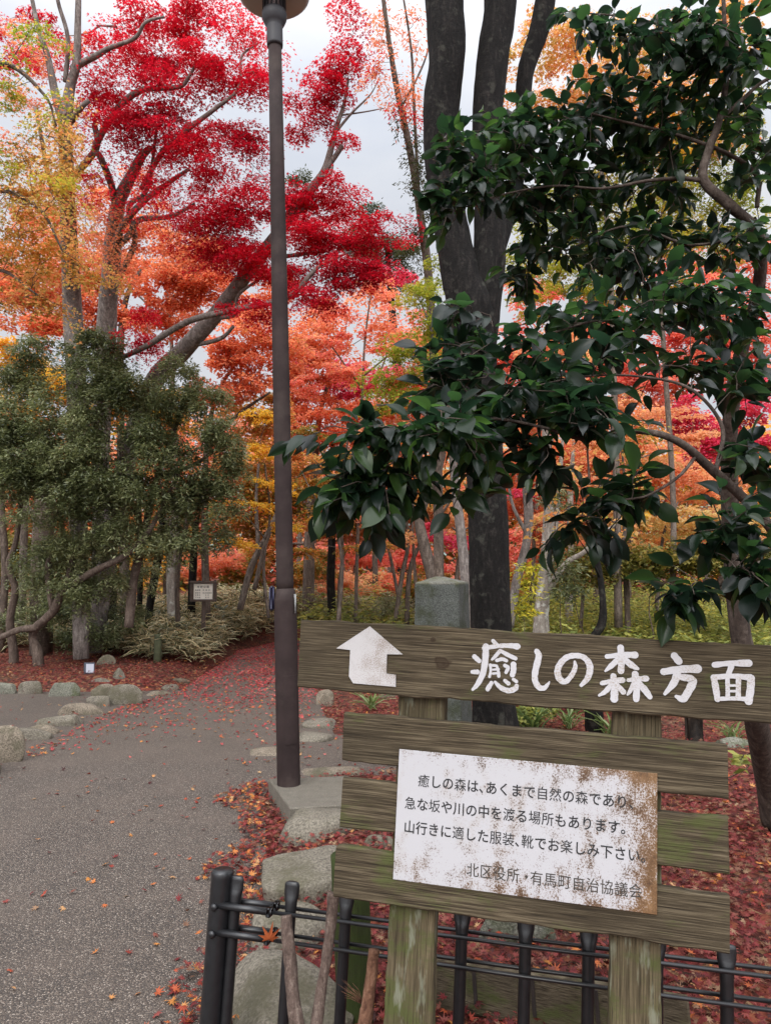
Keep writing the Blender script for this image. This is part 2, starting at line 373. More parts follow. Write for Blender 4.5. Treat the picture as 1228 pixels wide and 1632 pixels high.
def grid_mesh(name, X, Y, Z, mat):
    b = MB(); ny, nx = X.shape; V = np.stack([X, Y, Z], -1).reshape(-1, 3)
    i = np.arange(ny - 1)[:, None] * nx; j = np.arange(nx - 1)[None]
    b.add(V, np.stack([i + j, i + j + 1, i + nx + j + 1, i + nx + j], -1).reshape(-1, 4)); return b.build(name, mat)
def axis_pts(a, b, s, far): return np.concatenate([[-far, -far * .4, -far * .15], np.arange(a, b + 1e-6, s), [far * .15, far * .4, far]])
gxs = axis_pts(-16, 16, .16, 400); gys = axis_pts(-4, 30, .16, 400)
Xg, Yg = np.meshgrid(gxs, gys)
tag(grid_mesh('ground', Xg, Yg, hgt(Xg, Yg), MAT_SOIL), kind='structure')

m, t, n, l, p = M('exposed_aggregate_asphalt')
v = node(t, 'ShaderNodeNewGeometry').outputs['Position']
vo = node(t, 'ShaderNodeTexVoronoi'); vo.inputs['Scale'].default_value = 140; l.new(v, vo.inputs['Vector'])
sp = node(t, 'ShaderNodeSeparateColor'); l.new(vo.outputs['Color'], sp.inputs[0])
peb = ramp(t, sp.outputs[0], [(0, (.060, .046, .035)), (.35, (.112, .088, .068)), (.65, (.168, .133, .104)), (.88, (.25, .203, .162)), (1, (.42, .36, .30))])
gap = ramp(t, vo.outputs['Distance'], [(.28, (0, 0, 0)), (.62, (1, 1, 1))])
c = mix(t, gap, peb, (.045, .038, .034))
sy = node(t, 'ShaderNodeSeparateXYZ'); l.new(v, sy.inputs[0]); fr = node(t, 'ShaderNodeMapRange', interpolation_type='SMOOTHSTEP'); fr.inputs[1].default_value = 6.1; fr.inputs[2].default_value = 7.1; l.new(mth(t, 'ADD', sy.outputs[1], mth(t, 'MULTIPLY', noise(t, 3, 3, .5, vec=v), .5)), fr.inputs[0])
c = mix(t, mth(t, 'MULTIPLY', fr.outputs[0], .42), c, (.100, .079, .062))      # the older, finer surfacing farther along
big = noise(t, .8, 6, .62, vec=v); c = mix(t, mth(t, 'MULTIPLY', big, .5), c, mix(t, 1.0, c, (.55, .53, .52), 'MULTIPLY'))
wet = ramp(t, noise(t, 2.3, 5, .6, vec=v), [(.42, (0, 0, 0)), (.7, (.35, .35, .35))]); c = mix(t, wet, c, (.115, .088, .070))
l.new(c, p.inputs['Base Color']); p.inputs['Roughness'].default_value = .8; p.inputs['Specular IOR Level'].default_value = .3
bump(t, p, mth(t, 'SUBTRACT', 1.0, vo.outputs['Distance']), .7, .006); MAT_PATH = m
ys = np.concatenate([np.arange(-3, 5.6, .3), np.arange(5.6, 7.6, .05), np.arange(7.7, 21.05, .2)])
Tx = np.linspace(0, 1, 14)[None]; Yp = np.repeat(ys[:, None], 14, 1); Xp = xl(ys)[:, None] * (1 - Tx) + xr(ys)[:, None] * Tx
tag(grid_mesh('path', Xp, Yp, np.full_like(Xp, .004), MAT_PATH), kind='structure')
ys = np.linspace(5, 10.15, 20); Yp = np.repeat(ys[:, None], 8, 1); Xp = -12 + (xl(ys)[:, None] + .15 + 12) * np.linspace(0, 1, 8)[None]
tag(grid_mesh('side_path', Xp, Yp, np.full_like(Xp, -.001), MAT_PATH), kind='structure')

# fallen leaves: nobody could count them
def scatter(nmax, dens, x0, x1, y0, y1, dmax):
    k = int((x1 - x0) * (y1 - y0) * dmax); x = rng.uniform(x0, x1, k); y = rng.uniform(y0, y1, k)
    keep = rng.uniform(0, dmax, k) < dens(x, y); return x[keep], y[keep]
_pw = lambda x, y: .5 + .5 * np.sin(x * 2.1 + 1.7 * np.sin(y * 1.3)) * np.sin(y * 1.9 + 1.2 * np.sin(x * 2.7))
def dens(x, y):
    L_, R_ = xl(y), xr(y); onp = (x > L_) & (x < R_)
    d = np.where(onp, 3.5 + 9 * _pw(x, y) ** 2 + sst(6.5, 11.5, y) * 420 * (.35 + _pw(x * 2, y)), 0)
    gut = (R_ - x); inner = onp & (y < 5.7)
    wgut = .20 + .09 * np.sin(y * 5) + .05 * np.sin(y * 11)
    d = np.where(inner & (gut < wgut), 900, d); d = np.where(inner & (gut >= wgut) & (gut < wgut + .45), d + 60 * np.exp(-(gut - wgut) / .13), d)
    d = np.where(onp & (y > 5.7) & (y < 10.5) & (x > -1.3), d + 110 * _pw(x * 3, y * 3) ** 3 + 10, d)
    ledge = x - L_; d = np.where(onp & (y > 6.5), d + 260 * np.exp(-np.clip(ledge, 0, 9) / .16), d)
    rb = (x >= R_); d = np.where(rb, np.where(y < 5.7, 900, np.where(y < 9, 380, 120)), d)
    lb = (x <= L_) & (y > 10.1); d = np.where(lb, np.where(y < 13, 330, 60), d)
    sd_ = (x <= L_) & (y <= 10.1); d = np.where(sd_, 10 + 120 * np.exp(-(10.1 - y) / .25) + 60 * np.exp(-(L_ - x) / .3), d)
    return d
def litter(name, x, y, mat, lo, hi, zj, tilt):
    k = len(x); z = np.maximum(hgt(x, y), .004) + .008 + rng.uniform(0, 1, k) ** 2 * zj(x, y)
    a = rng.uniform(0, 2 * np.pi, k); X = np.stack([np.cos(a), np.sin(a), rng.normal(0, tilt, k)], -1)
    Nn = np.stack([rng.normal(0, tilt, k), rng.normal(0, tilt, k), np.ones(k) * np.where(rng.uniform(size=k) < .5, 1, -1)], -1)
    b = MB(); C = np.stack([x, y, z], -1); sz = rng.uniform(lo, hi, k); near = y < 6
    b.leaves(C[near], X[near], Nn[near], sz[near], STAR7); b.leaves(C[~near], X[~near], Nn[~near], sz[~near] * 1.1, STAR5)
    return b.build(name, mat, stuff=True, smooth=False)
zj = lambda x, y: np.where((x > xr(y) - .3) | (x < xl(y)), .05, .006)
x, y = scatter(0, lambda x, y: dens(x, y) * np.where(y < 6, 2.0, 1.5), -9, 4.5, 1.7, 18, 1800)
o_ = rng.uniform(size=len(x)); edge = (xr(y) - x > 0) & (y < 6)
isor = o_ < np.where(edge, .42, np.where((x < xr(y)) & (y < 9), .4, .07))
far_ = (x > xl(y)) & (x < xr(y)) & (y > 6.2) & ~isor
LF_FALLP = leaf_mat('fresh_fallen_pink_red_leaf', [(.16, .014, .018), (.30, .03, .035), (.40, .06, .06), (.46, .13, .11)], .15, .6, .25, nscale=1.6, nmix=.3)
tag(litter('fallen_leaves', x[far_], y[far_], LF_FALLP, .030, .056, zj, .3), 'fresh pinkish red maple leaves strewn over the far stretch of path', 'fallen leaves')
x, y, isor = x[~far_], y[~far_], isor[~far_]
tag(litter('fallen_leaves', x[~isor], y[~isor], LF_FALL, .028, .054, zj, .36), 'crimson and dusky pink maple leaves littering path edge and beds', 'fallen leaves')
tag(litter('fallen_leaves', x[isor], y[isor], LF_FALLO, .030, .058, zj, .36), 'orange and yellow maple leaves scattered on asphalt and gutter', 'fallen leaves')

# ------------------------------------------------------------------ stones
from mathutils import noise as mnoise
ST_GREY = stone_mat('grey_kerb_stone', (.075, .064, .050), (.17, .15, .118), (.075, .068, .042))
ST_TAN = stone_mat('tan_kerb_stone', (.085, .068, .05), (.20, .165, .125), (.07, .065, .04))
ST_MOSS = stone_mat('mossy_stone', (.06, .06, .045), (.18, .175, .14), (.05, .06, .02))
ST_CONC = stone_mat('concrete_slab', (.085, .074, .058), (.155, .138, .112), None, 14)
def stone_mesh(b, c, sz, seed, yaw=0.0, flat=3.2, rough=.09, res=11, cuts=7):
    r2 = np.random.default_rng(seed); V = []; F = []
    g = np.linspace(-1, 1, res)
    for ax in range(3):
        for sg in (-1, 1):
            n0 = len(V)
            for u in g:
                for w_ in g:
                    q = [0, 0, 0]; q[ax] = sg; q[(ax + 1) % 3] = u; q[(ax + 2) % 3] = w_; V.append(q)
            for i in range(res - 1):
                for j in range(res - 1):
                    a = n0 + i * res + j; f = [a, a + res, a + res + 1, a + 1]; F.append(f if sg > 0 else f[::-1])
    V = np.array(V, float); V = V / (np.sum(np.abs(V) ** flat, 1) ** (1 / flat))[:, None]
    for k in range(cuts):
        d = nrm(r2.normal(size=3)); d[2] = abs(d[2]); lim = r2.uniform(.68, .95); e = V @ d - lim; V = V - np.clip(e, 0, None)[:, None] * d * .85
    off = r2.uniform(-50, 50, 3)
    for k in range(len(V)):
        q = Vector(V[k] * 1.3 + off); nvv = mnoise.noise(q) * rough + mnoise.noise(q * 3) * rough * .4 + mnoise.noise(q * 8) * rough * .15
        V[k] = V[k] * (1 + nvv)
    V = V * (A(*sz) / 2); cz, sn = math.cos(yaw), math.sin(yaw); V = V @ np.array([[cz, sn, 0], [-sn, cz, 0], [0, 0, 1]])
    b.add(V + A(*c), F)
def weld(o):
    import bmesh
    bm = bmesh.new(); bm.from_mesh(o.data); bmesh.ops.remove_doubles(bm, verts=bm.verts, dist=1e-5); bm.to_mesh(o.data); bm.free()
    o.data.polygons.foreach_set('use_smooth', [True] * len(o.data.polygons))
def stone(name, label, px, pb, ptop, wpx, hm, mat, seed, yaw=0.0, group=None, cat='stone', **kw):
    f = G(px, pb, .0); yb = G(px, ptop, hm)[1]; dy = max(.08, yb - f[1]); Y = f[1] + dy / 2
    x_ = (px - CX) / FPX * Y; wx = wpx / FPX * Y; b = MB()
    stone_mesh(b, (x_, Y, hm / 2 - .03), (wx, dy, hm + .06), seed, yaw, **kw)
    o = b.build(name, mat); weld(o); return tag(o, label, cat, group)
KR = 'kerb stones along the right edge of the path'; KL = 'kerb stones along the left edge of the path'; SP = 'stepping stones in the paving behind the lamp pole'; BK = 'stones edging the left planting bed'
KK = dict(flat=5.5, rough=.045, cuts=5)
stone('kerb_stone', 'broad flat grey kerb stone at the bottom behind the black fence end', 470, 1690, 1496, 172, .15, ST_GREY, 1, .25, KR, **KK)
stone('kerb_stone', 'mossy kerb stone wedged above the broad bottom stone', 474, 1520, 1432, 128, .13, ST_GREY, 2, .12, KR, **KK)
stone('kerb_stone', 'speckled grey kerb stone with leaves on it left of the lowest board', 500, 1446, 1342, 150, .15, ST_GREY, 3, .15, KR, **KK)
stone('kerb_stone', 'rounded tan kerb stone just in front of the concrete footing', 512, 1350, 1274, 134, .16, ST_GREY, 4, .1, KR, flat=3.6, rough=.05)
stone('kerb_stone', 'pale stone half buried in red leaves behind the sign boards', 612, 1372, 1325, 70, .11, ST_GREY, 5, 0, KR)
stone('stepping_stone', 'long low stone crossing the paving behind the pole', 440, 1206, 1184, 90, .04, ST_TAN, 6, 0, SP)
stone('stepping_stone', 'curved pale stone beside the top of the second board', 528, 1240, 1216, 110, .05, ST_TAN, 7, .05, SP)
stone('stepping_stone', 'flat grey stone just right of the lamp pole', 503, 1184, 1161, 60, .07, ST_GREY, 8, 0, SP)
stone('stepping_stone', 'flat grey stone farther along just right of the pole', 510, 1162, 1141, 52, .07, ST_GREY, 9, 0, SP)
stone('stone', 'small upright pale stone under the left end of the arrow board', 519, 1124, 1098, 28, .18, ST_TAN, 10, 0)
stone('stone', 'yellowish lump of stone in leaves below the white arrow', 618, 1116, 1098, 30, .14, ST_TAN, 11, 0)
stone('stone', 'mossy boulder behind the black fence under the lowest board', 815, 1528, 1462, 125, .22, ST_MOSS, 12, 0)
stone('stone', 'low grey stone in leaves near the far right tree trunk', 1165, 1200, 1170, 70, .12, ST_MOSS, 13, 0)
# left row
stone('kerb_boulder', 'big rounded boulder at left edge of the photo', 22, 1216, 1160, 62, .3, ST_TAN, 20, 0, KL, flat=2.4, rough=.05, cuts=3)
stone('kerb_boulder', 'pale boulder cut off by the left photo edge', -14, 1245, 1170, 50, .28, ST_TAN, 21, 0, KL, flat=2.4)
for i, (px, pb, ptop, wp, hm, lab) in enumerate([
    (58, 1180, 1158, 52, .12, 'low flat stone right behind the big rounded boulder'),
    (80, 1172, 1150, 34, .12, 'second small stone behind the big rounded boulder'),
    (107, 1158, 1136, 56, .13, 'longer stone midway along the left kerb'),
    (140, 1140, 1117, 52, .16, 'lighter wedge stone midway along the left kerb'),
    (164, 1127, 1110, 26, .15, 'small upright stone before the angular boulder'),
    (258, 1109, 1100, 30, .07, 'low far kerb stone right of the angular boulder'),
    (275, 1099, 1090, 24, .07, 'farther tiny kerb stone at the leaf strewn bend'),
    (289, 1089, 1078, 26, .09, 'farthest kerb stone where the bamboo grass begins')]):
    stone('kerb_stone', lab, px, pb, ptop, wp * 1.35, hm * .8, ST_TAN if i % 2 else ST_GREY, 30 + i, .1, KL, flat=5, rough=.06)
stone('kerb_boulder', 'angular grey boulder with a dark face at the kerb corner', 206, 1124, 1094, 56, .24, ST_GREY, 22, 0, KL, cuts=12)
stone('kerb_boulder', 'brownish boulder leaning behind the angular grey boulder', 172, 1120, 1096, 40, .22, ST_TAN, 23, 0, KL)
for i, (px, pb, ptop, wp, hm, lab) in enumerate([
    (12, 1106, 1089, 46, .16, 'bed edging stone at far left frame edge'),
    (58, 1106, 1090, 40, .16, 'greenish bed edging stone second from left'),
    (108, 1110, 1092, 54, .17, 'dark sided flat topped bed edging stone'),
    (168, 1098, 1080, 36, .14, 'low leaf covered stone in front of the pale rock'),
    (175, 1074, 1054, 30, .3, 'pale upright rock beside the little white plate'),
    (196, 1096, 1070, 20, .26, 'small leaning rock right of the pale upright rock')]):
    stone('edging_stone', lab, px, pb, ptop, wp, hm, ST_TAN if i == 4 else ST_GREY if i % 2 else ST_MOSS, 50 + i, .05, BK)

# ------------------------------------------------------------------ lamp post
IRON = plain('black_painted_iron', (.010, .010, .011), .34, 0, .3, 40, .12, .5)
BROWNP = plain('dark_brown_pole_paint', (.028, .019, .018), .7, 0, .3, 5, .05, .12, dirt=(.055, .042, .036))
BROWND = plain('dark_grey_lamp_metal', (.022, .021, .024), .55, .1, .1, 8, 0)
SHADE = plain('pale_lamp_shade', (.40, .41, .40), .5, 0, .06, 6, 0)
foot_h = .12
base = G(460, 1252, foot_h); D = base[1]
ft = thing('lamp_post', 'tall dark brown park lamp post with a wider lower section and shade', 'street lamp', (base[0], base[1], foot_h))
topp = at(437, 20, D); ax = nrm(topp - base)
def pole_at(py): t_ = (at(445, py, D)[2] - base[2]) / ax[2]; return base + ax * t_
Hs = lambda py: np.linalg.norm(pole_at(py) - base)
rr = lambda wp: wp / 2 / FPX * D
h1, h2 = Hs(955), Hs(938)
b = MB(); b.lathe(base, [(rr(36), -.05), (rr(36), 0), (rr(36), .4), (rr(36), h1 - .012), (rr(36), h1), (rr(34), h1 + .015), (rr(29), h2)], 32, axis=ax); b.build('lower_pole', BROWNP, ft)
b = MB(); b.lathe(base, [(rr(27.5), h2 - .02), (rr(27.5), h2 + .05), (rr(27.5), Hs(600)), (rr(24), Hs(250)), (rr(22), Hs(66))], 28, axis=ax); up = b.build('upper_pole', BROWNP, ft)
b = MB(); b.lathe(base, [(rr(26), Hs(74)), (rr(27), Hs(70)), (rr(27), Hs(44)), (rr(26), Hs(42)), (rr(33), Hs(38)), (rr(41), Hs(30)), (rr(42), Hs(22)), (rr(38), Hs(18)), (rr(30), Hs(17))], 28, axis=ax); b.build('collar', BROWND, ft)
b = MB(); b.lathe(base, [(rr(26), Hs(18)), (rr(30), Hs(-40))], 20, axis=ax); lan = b.build('lantern', plain('lantern_glass', (.30, .26, .25), .3, 0, .05, 8, 0), ft)
axx = nrm(np.cross(A(0, 1, 0), ax)); axy = np.cross(ax, axx)
Rl = np.stack([axx, axy, ax], 1)
for k in range(14):
    a_ = k * 2 * math.pi / 14 + .12; d_ = axx * math.cos(a_) + axy * math.sin(a_); c_ = base + ax * ((Hs(20) + Hs(-40)) / 2) + d_ * rr(35)
    b = MB(); Rk = np.stack([d_, np.cross(ax, d_), ax], 1); b.box(c_, (.02, .014, Hs(-40) - Hs(20)), Rk, bev=.003); b.build('slat', BROWND, lan)
zc = Hs(-3) + .02; rad = rr(120)
b = MB(); b.lathe(base, [(rr(40), zc - .012), (rad * .9, zc - .004), (rad, zc + .012), (rad * .99, zc + .03), (rad * .7, zc + .10), (rad * .3, zc + .14), (.02, zc + .155)], 40, axis=ax); b.build('lamp_shade', SHADE, ft)
# service box, hatch seam and sticker on the lower section
dk = plain('dark_blue_box', (.02, .02, .05), .5, 0, .1, 20, 0)
q = pole_at(952); b = MB(); b.box(q + A(-rr(36) - .012, -.01, -.005), (.035, .07, .17), bev=.012); b.build('switch_box', dk, ft)
q = pole_at(962); th = math.radians(-58); d_ = A(math.sin(-th), -math.cos(th), 0)
b = MB(); b.box(q + d_ * (rr(36) + .001) , (.045, .003, .135), np.stack([A(math.cos(th), -math.sin(th) * -1, 0), d_, A(0, 0, 1)], 1)); st_ = b.build('sticker', plain('grey_sticker', (.28, .28, .27), .5, 0, .1, 60, 0), ft)
# hatch: a slightly proud curved cover
V = []; 
b = MB(); t0, t1 = math.radians(-62), math.radians(8); z0, z1 = Hs(1183), Hs(1075); nn_ = 12
for z_ in (z0, z1):
    for rr_ in (rr(36) - .004, rr(36) + .004):
        for k in range(nn_):
            a_ = t0 + (t1 - t0) * k / (nn_ - 1); a_ = -math.pi / 2 - a_
            V.append(base + ax * z_ + rr_ * (axx * math.cos(a_) + axy * math.sin(a_)))
F = []
for k in range(nn_ - 1):
    i0, o0, i1, o1 = k, nn_ + k, 2 * nn_ + k, 3 * nn_ + k
    F += [[o0, o0 + 1, o1 + 1, o1], [i0, o0, o1, i1][::-1] if 0 else [i0, i0 + 1, o0 + 1, o0], [i1, o1, o1 + 1, i1 + 1]]
F += [[0, nn_, 3 * nn_, 2 * nn_], [nn_ - 1, 2 * nn_ - 1, 4 * nn_ - 1, 3 * nn_ - 1]]
b.add(np.array(V), F); b.build('hatch_cover', BROWNP, ft, smooth=False)
# concrete footing
b = MB(); P4 = [G(428, 1243, foot_h), G(462, 1290, foot_h), G(560, 1284, foot_h), G(556, 1238, foot_h)]
V = [q - A(0, 0, foot_h + .05) for q in P4] + P4
ins = np.mean(P4, 0); V += [q + (ins - q) * .03 + A(0, 0, .008) for q in P4]
b.add(np.array(V), [[0, 1, 5, 4], [1, 2, 6, 5], [2, 3, 7, 6], [3, 0, 4, 7], [4, 5, 9, 8], [5, 6, 10, 9], [6, 7, 11, 10], [7, 4, 8, 11], [8, 9, 10, 11]])
tag(b.build('concrete_footing', ST_CONC, smooth=False), 'rough concrete footing block beneath the brown lamp post', 'footing')

# ------------------------------------------------------------------ the wooden direction sign
sa = (-0.22074188, -0.0702614, 0.03871609)
SR = np.array(Matrix.Rotation(sa[0], 3, 'Z') @ Matrix.Rotation(sa[1], 3, 'X') @ Matrix.Rotation(sa[2], 3, 'Y'))
SO = at(840, 1250, 2.0)
def sloc(px, py):
    d = ray(px, py); nn = SR[:, 1]; P = CAM + d * (((SO - CAM) @ nn) / (d @ nn)); q = SR.T @ (P - SO); return q[0], q[2]
sign = thing('direction_sign', 'weathered wooden direction sign with white arrow, brushed lettering and rusty notice', 'sign', SO)
sign.matrix_world = Matrix([[*SR[0], SO[0]], [*SR[1], SO[1]], [*SR[2], SO[2]], [0, 0, 0, 1]])
WD = [wood_mat('weathered_board_wood', (.020, .0145, .009), (.058, .0435, .0255), (.135, .107, .068), seed=i * 3.7, moss_at=[.57, .55, .48, .54][i]) for i in range(4)]
WP = wood_mat('weathered_post_wood', (.028, .022, .012), (.075, .058, .032), (.14, .11, .066), axis='z', lich=True, moss_at=.51)
# two dark knots on the arrow board
m = WD[0]; t = m.node_tree; p = t.nodes['Principled BSDF']; src = p.inputs['Base Color'].links[0].from_socket
tcn = node(t, 'ShaderNodeTexCoord').outputs['Object']; cc = src
for (kx, ky, kr) in ((705, 1056, .045), (690, 1020, .014), (1040, 1090, .006)):
    q = sloc(kx, ky); mpn = node(t, 'ShaderNodeMapping'); mpn.inputs['Location'].default_value = (-q[0], 0, -q[1]); t.links.new(tcn, mpn.inputs[0])
    sc_ = node(t, 'ShaderNodeMapping'); sc_.inputs['Scale'].default_value = (1 / kr, 0, 1.25 / kr); t.links.new(mpn.outputs[0], sc_.inputs[0])
    ln = node(t, 'ShaderNodeVectorMath', operation='LENGTH'); t.links.new(sc_.outputs[0], ln.inputs[0])
    dd = mth(t, 'ADD', ln.outputs['Value'], mth(t, 'MULTIPLY', noise(t, 40, 4, .6, vec=tcn), .9))
    rg = mth(t, 'ADD', mth(t, 'MULTIPLY', mth(t, 'SINE', mth(t, 'MULTIPLY', dd, 16)), .18), .75)
    fa = ramp(t, dd, [(.85, (1, 1, 1)), (1.25, (0, 0, 0))]); fa = mth(t, 'MULTIPLY', fa, rg)
    cc = mix(t, fa, cc, (.028, .017, .010))
t.links.new(cc, p.inputs['Base Color'])
def board(x0, x1, z0, z1, y0, th, mat, seed, parent, name='board', vertical=False, wob=.0022, ends=.003):
    r2 = np.random.default_rng(seed); n_ = max(12, int((x1 - x0) / .018)); xs = np.linspace(x0, x1, n_); bev = .004
    def wv(a): q = r2.normal(size=n_ + 8); q = np.convolve(q, np.ones(5) / 5, 'same')[4:4 + n_]; return q * a * 1.6
    et, eb = wv(wob), wv(wob); fr = wv(.0012); V = []
    for i, x_ in enumerate(xs):
        k = 1 - ends * (i in (0, n_ - 1)) / max(th, .01) * 1.0; hh = (z1 - z0) / 2; zc_ = (z1 + z0) / 2; T_ = hh + et[i]; B_ = hh + eb[i]
        q = [(y0 + fr[i] * .5, -B_ + bev), (y0 + fr[i] * .5, T_ - bev), (y0 + bev, T_), (y0 + th - bev, T_), (y0 + th, T_ - bev), (y0 + th, -B_ + bev), (y0 + th - bev, -B_), (y0 + bev, -B_)]
        for yy, zz in q:
            e = (zz * (1 - .004) if i in (0, n_ - 1) else zz)
            P_ = (x_ + (r2.normal() * .0015 if i in (0, n_ - 1) else 0), yy, zc_ + e); V.append(P_ if not vertical else (P_[2], P_[1], P_[0]))
    i = np.arange(n_ - 1)[:, None] * 8; j = np.arange(8)[None]; j2 = (j + 1) % 8
    F = np.stack([i + j, i + j2, i + 8 + j2, i + 8 + j], -1).reshape(-1, 4)
    b = MB(); 
    if vertical: F = F[:, ::-1]
    b.add(V, F); b.F.append((np.array([list(range(7, -1, -1)) if not vertical else list(range(8))]), 0)); b.F.append((np.array([list(range(8)) if not vertical else list(range(7, -1, -1))]) + (n_ - 1) * 8, 0))
    return b.build(name, mat, parent, smooth=False, local=True)
board(-1.11, .375, -.3605, -.232, .031, .07, WP, 1, sign, 'post', True)
board(-1.08, .375, .2155, .3375, .031, .07, WP, 2, sign, 'post', True)
B1 = board(-.656, .76, .2015, .3965, 0, .03, WD[0], 3, sign, 'board'); B1['label'] = 'longest topmost board with arrow and brushed writing'
B2 = board(-.509, .4895, .0125, .1435, 0, .03, WD[1], 4, sign)
B3 = board(-.5045, .491, -.1645, -.034, 0, .03, WD[2], 5, sign); B3['label'] = 'greenest board behind the middle of the notice'
B4 = board(-.511, .492, -.348, -.215, 0, .03, WD[3], 6, sign)
# painted lettering, arrow
def worn_paint(name, col, wear, at_, sc=190):
    m, t, n, l, p = M(name); v = node(t, 'ShaderNodeTexCoord').outputs['Object']
    f = noise(t, sc, 5, .7, vec=v, stretch=(.6, 1, 1.6)); g = noise(t, 9, 4, .6, vec=v)
    k = mth(t, 'ADD', f, mth(t, 'MULTIPLY', mth(t, 'SUBTRACT', g, .5), .55))
    c = mix(t, ramp(t, k, [(at_, (0, 0, 0)), (at_ + .07, (.9, .9, .9))]), col, wear)
    c = mix(t, mth(t, 'MULTIPLY', noise(t, 30, 3, .5, vec=v), .25), c, tuple(q * .72 for q in col))
    l.new(c, p.inputs['Base Color']); p.inputs['Roughness'].default_value = .75; bump(t, p, f, .4, .002); return m
PAINT = worn_paint('worn_white_paint', (.43, .42, .43), (.26, .21, .15), .56, 300)
PAINTA = worn_paint('worn_white_arrow_paint', (.43, .415, .41), (.20, .15, .11), .53, 420)
b = MB(); pts = [(388, 102), (680, 352), (540, 350), (535, 522), (618, 533), (618, 640), (240, 608), (203, 545), (215, 313), (90, 298)]
Q = [sloc(520 + X / 5.58, 980 + Y / 5.58) for X, Y in pts]; k = len(Q)
b.V.append(np.array([(x_, -.005, z_) for x_, z_ in Q] + [(x_, -.001, z_) for x_, z_ in Q])); b.n = 2 * k
b.F.append((np.array([list(range(k))[::-1]]), 0)); b.F.append((np.array([[i, (i + 1) % k, (i + 1) % k + k, i + k] for i in range(k)]), 0))
b.build('arrow', PAINTA, B1, smooth=False, local=True)
K1 = [[(265, 125, 35), (300, 165, 40)], [(180, 195, 40), (300, 175, 40), (420, 170, 45), (492, 178, 58)], [(198, 180, 60), (193, 300, 60), (170, 430, 55), (120, 530, 45), (75, 580, 25)], [(92, 272, 45), (135, 312, 45)], [(70, 415, 35), (118, 415, 45)],
      [(330, 218, 35), (290, 265, 34), (255, 300, 22)], [(330, 215, 30), (400, 255, 40), (475, 290, 38)], [(300, 308, 32), (350, 296, 34), (390, 310, 32)], [(240, 350, 28), (243, 410, 24), (232, 460, 26)], [(243, 352, 24), (300, 358, 24)], [(262, 394, 18), (318, 390, 22)], [(300, 360, 24), (316, 420, 28), (318, 455, 32)], [(262, 430, 22), (310, 426, 22)],
      [(375, 355, 34), (405, 375, 34), (386, 420, 32)], [(455, 345, 52), (455, 400, 52), (445, 442, 48)], [(250, 518, 38), (215, 575, 45)], [(285, 510, 28), (335, 560, 44), (410, 590, 48), (470, 570, 50), (485, 545, 38)], [(375, 495, 34), (408, 523, 38)], [(455, 485, 32), (482, 504, 32)],
      [(672, 222, 48), (690, 270, 58), (660, 400, 58), (655, 490, 54), (690, 555, 54), (740, 565, 44), (775, 530, 28), (790, 505, 10)],
      [(1025, 320, 22), (1030, 370, 40), (1000, 440, 45), (940, 505, 48), (885, 480, 60), (865, 410, 58), (890, 340, 55), (950, 280, 52), (1030, 262, 50), (1110, 280, 50), (1160, 340, 58), (1165, 410, 58), (1140, 480, 50), (1085, 540, 32)]]
K2 = [[(150, 150, 28), (250, 140, 34), (335, 140, 42)], [(240, 92, 42), (245, 180, 40), (242, 245, 40)], [(228, 165, 34), (180, 210, 34), (140, 245, 14)], [(262, 165, 34), (310, 205, 40), (352, 230, 22)],
      [(118, 325, 28), (190, 310, 30), (252, 305, 38)], [(193, 278, 36), (200, 360, 44), (198, 428, 48)], [(180, 335, 32), (140, 380, 30), (100, 405, 16)], [(215, 335, 30), (258, 383, 36)],
      [(290, 305, 24), (350, 297, 30), (408, 295, 38)], [(335, 265, 44), (345, 350, 42), (342, 430, 40)], [(330, 322, 30), (300, 380, 24), (285, 400, 14)], [(358, 322, 34), (400, 370, 42), (432, 415, 32)],
      [(592, 145, 42), (622, 182, 46)], [(522, 250, 42), (620, 235, 44), (743, 230, 52)], [(615, 250, 44), (590, 320, 44), (530, 395, 20)], [(635, 285, 38), (695, 295, 46), (712, 320, 50), (680, 385, 45), (648, 428, 44), (605, 412, 22)],
      [(855, 205, 36), (950, 195, 32), (1080, 193, 46)], [(965, 215, 34), (945, 270, 30)], [(850, 288, 36), (864, 360, 40), (874, 430, 34)], [(850, 287, 36), (970, 278, 30), (1090, 288, 40)], [(1095, 292, 44), (1090, 370, 44), (1078, 445, 44)], [(870, 428, 26), (980, 425, 24), (1080, 430, 28)],
      [(940, 290, 26), (942, 420, 26)], [(1012, 290, 30), (1010, 420, 30)], [(955, 340, 15), (1000, 340, 15)], [(955, 377, 15), (1000, 377, 15)]]
b = MB(); si = 0
